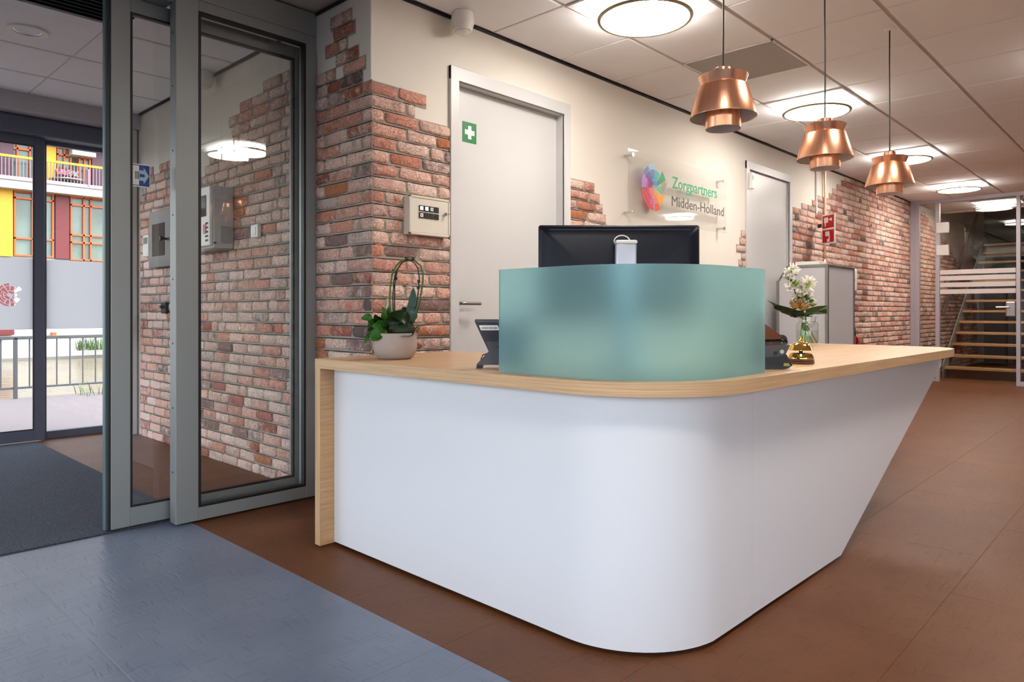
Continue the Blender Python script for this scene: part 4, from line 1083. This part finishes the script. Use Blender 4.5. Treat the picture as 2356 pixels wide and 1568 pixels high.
# id / card terminal on the right
ct = thing('card_terminal', (2.42, 1.03, ZT), 'black card terminal with a copper tinted sloping hood right of the screen', 'terminal', rz=VA)
Lk = dict(parent=ct, local=True)
BR = pm('brown_black_plastic', (70, 63, 59), .35, var=.08, scale=20)
prism_xz([(-.12, .080), (.042, .084), (.027, .053), (.016, .045), (-.12, .036)], -.03, .05).obj('body', BR, **Lk)
b = B(); b._add([(-.12, -.03, .080), (.042, -.03, .084), (.03, .03, .104), (-.12, .03, .101), (-.12, .05, .08), (.042, .05, .084)], [(0, 1, 2, 3), (2, 5, 4, 3), (1, 5, 2), (0, 3, 4)]); b.obj('top_cover', BR, **Lk)
prism_xz([(-.12, .101), (.034, .104), (.03, .110), (-.043, .163), (-.12, .2)], .0, .028).obj('hood', pm('copper_tinted_hood', (120, 70, 46), .12, .7, var=.3, scale=12), **Lk)  # copper colour paints a reflection; the plate is dark glossy glass
prism_xz([(.024, .105), (.04, .1), (.044, .09), (.04, .11), (.03, .118)], -.005, .03).obj('hinge', BLACK, **Lk)
for x0, x1, m_ in ((-.022, -.003, FO), (-.003, .008, BLUE)):
    b = B(); k = lambda x, q: (x, -.03 + .06 * q, .0822 + .0215 * q)
    b._add([k(x0, .06), k(x1, .06), k(x1, .46), k(x0, .46)], [(0, 1, 2, 3)]); 
    bmesh.ops.solidify(b.bm, geom=b.bm.faces[:], thickness=-.001); b.obj('sticker', m_, **Lk)
LED = pm('green_led', (120, 220, 60), .3)
B().cyl((.020, -.012, .0895), (.020, -.012, .0925), .002, seg=8).obj('status_light', LED, **Lk)
B().cyl((.012, -.030, .061), (.012, -.034, .061), .0075, seg=20).obj('knob', CHROME, smooth=True, **Lk)
prism_xz([(-.016, .05), (-.002, .05), (-.002, .062), (-.012, .062)], -.0312, -.03).obj('slot', BLACK, **Lk)
prism_xz([(-.12, .0), (.005, .0), (.034, .004), (.048, .014), (.027, .052), (.014, .046), (-.02, .044), (-.12, .03)], -.035, .04).obj('base', pm('black_gloss', (14, 16, 24), .25, var=.1), **Lk)
prism_xz([(.016, .012), (.04, .012), (.034, .022), (.018, .022)], -.037, -.0348).obj('key_strip', pm('yellow_key', (150, 150, 40), .4), **Lk)
# service bell
be = thing('service_bell', (2.73, 1.06, ZT), 'polished brass reception bell on a round wooden base', 'bell')
Lk = dict(parent=be, local=True, smooth=True)
WB = oak('dark_walnut', (30, 30, 120), (104, 62, 38))
B().lathe([(0, 0), (.047, 0), (.049, .003), (.049, .009), (.046, .0105), (.048, .012), (.0485, .016), (.046, .02), (0, .02)], seg=48).obj('base', WB, **Lk)
B().lathe([(0, .040), (.034, .040), (.040, .038), (.042, .033), (.046, .024), (.046, .02), (0, .02)], seg=48).obj('lower_ring', BRASS, **Lk)
B().cyl((0, 0, .04), (0, 0, .06), .007, seg=16).obj('post', BLACK, **Lk)
B().lathe([(.0, .085), (.012, .084), (.028, .078), (.038, .066), (.041, .056), (.044, .053), (.0445, .0515), (.042, .0515), (.036, .064), (.02, .078), (0, .081)], seg=56).obj('dome', BRASS, **Lk)
B().lathe([(0, .083), (.007, .084), (.008, .089), (.003, .093), (.0025, .1), (.006, .103), (.006, .105), (0, .106)], seg=20).obj('plunger', BRASS, **Lk)
# leaves helper
def leaf(b, p0, p1, w, up=(0, 0, 1), bend=0.0, fold=.15, n=8, tip=1.0, wave=0):
    """pointed oval blade from p0 to p1, width w, arched by bend along up"""
    p0 = Vector(p0); p1 = Vector(p1); d = p1 - p0; up = Vector(up)
    side = d.cross(up).normalized(); nrm = side.cross(d).normalized()
    rows = []
    for i in range(n + 1):
        t = i / n; c = p0 + d * t + nrm * (bend * math.sin(PI * t))
        ww = w * (math.sin(PI * min(t ** .8, 1)) ** tip + .02) * (1 + wave * math.sin(t * 23))
        rows.append((c - side * ww / 2 + nrm * fold * ww * .5, c, c + side * ww / 2 + nrm * fold * ww * .5))
    vs = [v for r_ in rows for v in r_]
    b._add(vs, [(3 * i + k, 3 * i + k + 1, 3 * i + 4 + k, 3 * i + 3 + k) for i in range(n) for k in (0, 1)])
    return b
def solid(b, th):
    bmesh.ops.solidify(b.bm, geom=b.bm.faces[:], thickness=th); return b
G1 = pm('bright_leaf', (62, 122, 36), .4, var=.25, scale=40); G2 = pm('dark_leaf', (34, 62, 24), .35, var=.2, scale=25); G3 = pm('blue_green_leaf', (84, 116, 106), .35, var=.15, scale=25); G4 = pm('olive_stem', (84, 104, 40), .5, var=.2)
# orchid pot
po = thing('potted_orchid', (1.825, 2.41, ZT), 'round beige pot with an orchid on looped wires, without blossoms', 'potted plant', rz=VA)
Lk = dict(parent=po, local=True)
u = .000316
Q = lambda x, y, d=0: Vector(((x - 515) * u, d, (1475 - y) * u))
POT = pm('beige_ceramic', (164, 149, 142), .55, var=.04, scale=12)
B().lathe([(0, 0), (.062, 0), (.076, .008), (.087, .026), (.0925, .05), (.092, .075), (.086, .108), (.083, .109), (.082, .104), (.087, .07), (.08, .03), (0, .02)], seg=56).obj('pot', POT, smooth=True, **Lk)
B().lathe([(0, .1), (.04, .099), (.081, .095)], seg=32).obj('soil', pm('bark_soil', (58, 42, 30), .95, var=.4, scale=60, bump=1, bscale=90, bdist=.006), smooth=True, **Lk)
b = B(); r = random.Random(12)
for i in range(70):
    c = Q(795 + r.gauss(0, 28), 1085 + r.gauss(0, 30), r.gauss(-.02, .02)); d = Vector((r.gauss(0, 1), r.gauss(0, 1), r.gauss(.3, 1))).normalized() * .016
    leaf(b, c, c + d, .004, (.3, .5, 1), n=2)
o = b.obj('moss', pm('brown_moss', (66, 66, 26), .8, var=.3), kind='stuff', **Lk)
for pts, rr, m_ in (([(480, 1050), (452, 850), (440, 700), (450, 520), (475, 350), (530, 230), (600, 160), (680, 140), (770, 160), (850, 230), (882, 330), (876, 460), (850, 620), (800, 800), (740, 1020)], .0042, G4),
                    ([(500, 1050), (490, 850), (485, 650), (500, 430), (530, 300), (600, 190), (680, 150), (760, 185), (810, 260), (828, 380), (820, 520), (800, 700), (760, 900), (735, 1040)], .0026, BLACK),
                    ([(520, 1040), (508, 800), (510, 500), (540, 290), (610, 180), (690, 155)], .0026, BLACK),
                    ([(860, 560), (838, 700), (795, 860), (745, 1020)], .0028, BLACK)):
    B().tube([Q(x, y, .012 + .012 * math.sin(x * .01)) for x, y in pts], rr, 8).obj('hoop' if m_ is BLACK else 'flower_stem', m_, smooth=True, **Lk)
for x, y in ((660, 132), (750, 140), (490, 292), (520, 402), (828, 440), (820, 525)):
    q = Q(x, y, .012); B().box(q.x - .006, q.x + .006, q.y - .006, q.y + .006, q.z - .006, q.z + .006, .002).obj('clip', BLACK, **Lk)
for p0, p1, w, m_, bd, d0, d1 in (((520, 1150), (470, 850), .085, G2, .03, 0, -.0), ((720, 1020), (450, 870), .055, G2, .035, .0, -.03), ((700, 1000), (600, 780), .05, G2, .01, .02, .05), ((720, 1030), (748, 515), .04, G3, -.01, .02, .03),
                                  ((705, 1020), (715, 650), .04, G3, .01, .03, .05), ((760, 980), (700, 760), .045, G3, .012, .0, .0), ((560, 1000), (560, 1170), .075, G2, -.03, -.03, -.085), ((690, 990), (690, 1160), .065, G2, -.028, -.03, -.085), ((640, 985), (640, 1165), .05, G2, -.03, -.04, -.09)):
    solid(leaf(B(), Q(*p0, d0), Q(*p1, d1), w, (.15, -.9, .5), bd, .12, 10, .7), .0012).obj('leaf', m_, smooth=True, angle=80, **Lk)
r = random.Random(3)
for i in range(36):
    a = r.uniform(0, 2 * PI); R0 = r.uniform(.2, 1); c = Q(330 + 60 * math.cos(a), 1060 - 30 * math.sin(a), -.02)
    e = Q(280 + 150 * R0 * math.cos(a), 1000 - 150 * R0 * math.sin(a), -.045 + r.uniform(-.03, .05))
    solid(leaf(B(), c, e, r.uniform(.025, .05), (r.uniform(-.4, .4), -1, .3), r.uniform(0, .02), .3, 7, .6, .06), .0008).obj('leaf', G1 if i % 4 else G2, smooth=True, angle=80, **Lk)
for p0, p1, w in (((240, 920), (108, 940), .03), ((330, 1100), (270, 1235), .06), ((420, 1100), (215, 1180), .045), ((230, 1130), (150, 1270), .018), ((450, 900), (380, 780), .02), ((460, 880), (490, 745), .014), ((400, 960), (430, 800), .025)):
    solid(leaf(B(), Q(*p0, -.05), Q(*p1, -.075), w, (0, -1, .2), .012, .2, 8, .6), .0009).obj('leaf', G1, smooth=True, angle=80, **Lk)
# vase and bouquet
va = thing('glass_vase', (4.27, 1.63, ZT), 'clear glass vase holding flower stems in water', 'vase', rz=VA)
Lk = dict(parent=va, local=True)
VG = thin_glass('vase_glass', (.96, .97, .96), 1.1)
cxv = .007
B().lathe([(0, .003), (.06, .003), (.064, .008), (.0655, .02), (.0655, .125), (.060, .137), (.050, .141), (.049, .168), (.051, .171), (.048, .171), (.046, .142), (.058, .134), (.062, .12), (.062, .012), (0, .010)], (cxv, 0, 0), 48).obj('glass', VG, smooth=True, **Lk)
B().lathe([(0, .011), (.0612, .012), (.0612, .088), (0, .088)], (cxv, 0, 0), 40).obj('water', thin_glass('vase_water', (.90, .94, .86), .6), smooth=True, **Lk)
bq = thing('flower_bouquet', (4.27, 1.63, ZT + .015), 'bouquet of white flowers and broad green leaves in the vase', 'flowers', rz=VA)
Lk = dict(parent=bq, local=True)
u2 = .000464
V = lambda x, y, d=0: Vector(((x - 630) * u2, d, (1190 - y) * u2 - .015))
ST = pm('fresh_stem', (96, 142, 48), .5, var=.2)
r = random.Random(8)
for i, x in enumerate((545, 580, 600, 625, 650, 680, 720, 760)):
    B().tube([V(x, 1165, r.uniform(-.03, .03)), V(612 + (x - 640) * .2, 930, r.uniform(-.01, .01)), V(610, 870, 0), V(600 + r.uniform(-25, 25), 780, 0)], .0044, 8).obj('stem', ST if i < 6 else pm('brown_stem', (132, 96, 52), .6), smooth=True, **Lk)
B().lathe([(.013, 0), (.0145, .008), (.013, .016)], tuple(V(610, 905)), 24).obj('binding', pm('silver_tie', (200, 200, 196), .2, .8), smooth=True, **Lk)
B().tube([V(615, 880), V(690, 960, -.02), V(760, 820, -.02), V(770, 810, -.02)], .0012, 6).obj('wire', SATIN, smooth=True, **Lk)
for k in range(4):
    solid(leaf(B(), V(570, 800, .0), V(610 + 12 * k, 880, -.014 + .008 * k), .03, (0, -1, 0), .004, .3, 5, .5), .001).obj('leaf', pm('calyx_green', (140, 150, 52), .5), smooth=True, **Lk)
def broad(pts, m_, d0, d1, th=.0015):
    """broad cut leaf drawn as outline with gentle slope away"""
    n = len(pts); b = B(); cx_ = sum(p[0] for p in pts) / n; cy_ = sum(p[1] for p in pts) / n
    vs = [V(x, y, d0 + (d1 - d0) * (i / (n - 1)) + .01 * math.sin(i * 2.1)) for i, (x, y) in enumerate(pts)] + [V(cx_, cy_, (d0 + d1) / 2 - .015)]
    b._add(vs, [(i, (i + 1) % n, n) for i in range(n)]); solid(b, th).obj('broad_leaf', m_, smooth=True, angle=60, **Lk)
GM = pm('monstera_leaf', (58, 96, 34), .3, var=.2, scale=30)
broad([(560, 800), (590, 735), (640, 712), (760, 690), (895, 684), (893, 715), (830, 760), (915, 718), (918, 790), (840, 795), (740, 800), (650, 842), (590, 840)], GM, -.07, .06)
broad([(590, 800), (560, 760), (470, 742), (400, 715), (320, 690), (250, 684), (200, 692), (232, 728), (280, 752), (330, 778), (380, 790), (430, 812), (460, 828), (500, 832), (525, 842), (560, 838)], G2, -.06, .05)
broad([(600, 780), (480, 745), (400, 700), (300, 665), (180, 608), (215, 640), (290, 690), (380, 720), (460, 770)], GM, .03, .09)
broad([(560, 800), (640, 830), (760, 830), (800, 800), (700, 770)], GM, .02, .1)
WF = pm('white_petal', (244, 242, 234), .5, var=.05, scale=40); CF = pm('cream_petal', (232, 230, 176), .5, var=.08, scale=40); PF = pm('pincushion_brown', (150, 112, 52), .6, var=.4, scale=80); LGR = pm('lime_bud', (170, 196, 70), .5, var=.15, scale=40)
def umbel(c, R0, n, seed):
    r = random.Random(seed); b = B(); bs = B()
    for i in range(n):
        d = Vector((r.gauss(0, 1), r.gauss(0, .7), r.gauss(.4, .8))).normalized(); L = R0 * r.uniform(.7, 1.05)
        bs.cyl(c, c + d * L * .55, .0013, .001, 5)
        b.cyl(c + d * L * .5, c + d * L * .85, .0025, .0048, 6).cyl(c + d * L * .85, c + d * L, .0048, .001, 6)
    f_ = b.obj('blossom_cluster', WF, smooth=True, kind='stuff', **Lk); bs.obj('pedicels', LGR, f_, local=True)
umbel(V(455, 235, .0), .052, 46, 1); umbel(V(640, 415, -.02), .06, 60, 2)
def bell_flower(c, R0, seed):
    R0 *= 1.25
    r = random.Random(seed); ax = Vector((r.uniform(-1, .4), r.uniform(-1, -.2), r.uniform(-.2, .6))).normalized()
    M = ax.to_track_quat('Z', 'Y').to_matrix().to_4x4(); b = B()
    for k in range(5):
        a = 2 * PI * k / 5 + r.random(); rad = Vector((math.cos(a), math.sin(a), 0))
        leaf(b, c, c + M @ (rad * R0 * .8 + Vector((0, 0, R0 * 1.2))), R0 * 1.15, M @ -rad, R0 * .25, .25, 6, .6)
    solid(b, .0007).obj('bell_flower', WF, smooth=True, angle=80, **Lk)
for i, (x, y) in enumerate(((330, 320), (390, 280), (500, 400), (450, 455), (595, 520), (495, 545), (420, 605), (400, 490), (545, 450), (360, 300), (420, 335), (470, 300), (520, 500), (560, 565), (470, 590), (625, 560), (385, 430), (350, 350))): bell_flower(V(x, y, -.03 - .01 * (i % 3)), .021, i)
r = random.Random(5)
for i in range(44):
    t = r.random(); c = V(430 + 150 * t + r.gauss(0, 28), 330 + 280 * t + r.gauss(0, 25), r.uniform(-.03, .02))
    e = c + Vector((r.gauss(0, .014), r.gauss(-.005, .01), r.uniform(.005, .025)))
    solid(leaf(B(), c, e, r.uniform(.010, .02), (r.gauss(0, 1), -1, .2), .002, .4, 5, .7), .0008).obj('small_leaf', LGR if i % 3 else G1, smooth=True, **Lk)
for p0, p1, w in (((540, 600), (420, 540), .02), ((600, 620), (700, 560), .018), ((650, 640), (715, 612), .02), ((560, 590), (500, 480), .02), ((600, 590), (640, 540), .02)):
    solid(leaf(B(), V(*p0, -.02), V(*p1, -.03), w, (0, -1, .3), .004, .25, 6, .7), .001).obj('leaf', G1, smooth=True, **Lk)
B().tube([V(585, 780), V(520, 600), V(460, 420), V(450, 240)], .002, 6).obj('stem', ST, smooth=True, **Lk)
B().tube([V(600, 780), V(610, 600), V(640, 430)], .002, 6).obj('stem', ST, smooth=True, **Lk)
for x, y, R0, sd in ((468, 675, .036, 1), (566, 695, .038, 2)):
    r = random.Random(sd); b = B(); c = V(x, y, -.035)
    b.lathe([(0, -.8 * R0), (.5 * R0, -.55 * R0), (.72 * R0, 0), (.5 * R0, .5 * R0), (0, .7 * R0)], tuple(c), 14)
    for i in range(70):
        a = r.uniform(0, 2 * PI); q = r.uniform(-.5, 1); d = Vector((math.cos(a) * math.sqrt(max(0, 1 - q * q)), math.sin(a) * math.sqrt(max(0, 1 - q * q)), q))
        b.tube([c + d * R0 * .6, c + d * R0 * .95 + Vector((0, 0, .004)), c + d * R0 * .85 + Vector((0, 0, .012))], .0012, 4)
    b.obj('pincushion', PF, smooth=True, **Lk)
b = B(); c = V(700, 700, -.02)
for k in range(16):
    a = k * 2.4; q = .006 + .0016 * k; rad = Vector((math.cos(a), math.sin(a), 0)); leaf(b, c + rad * q * .3, c + rad * q + Vector((0, 0, .03 - .001 * k)), .022 + .0012 * k, -rad, .004, .3, 5, .5)
solid(b, .0008).obj('cream_rose', CF, smooth=True, angle=80, **Lk)
b = B(); leaf(b, V(610, 560, -.03), V(740, 628, -.05), .008, (0, -1, 0), .002, .2, 5, .6); solid(b, .0008).obj('white_petal', WF, smooth=True, **Lk)
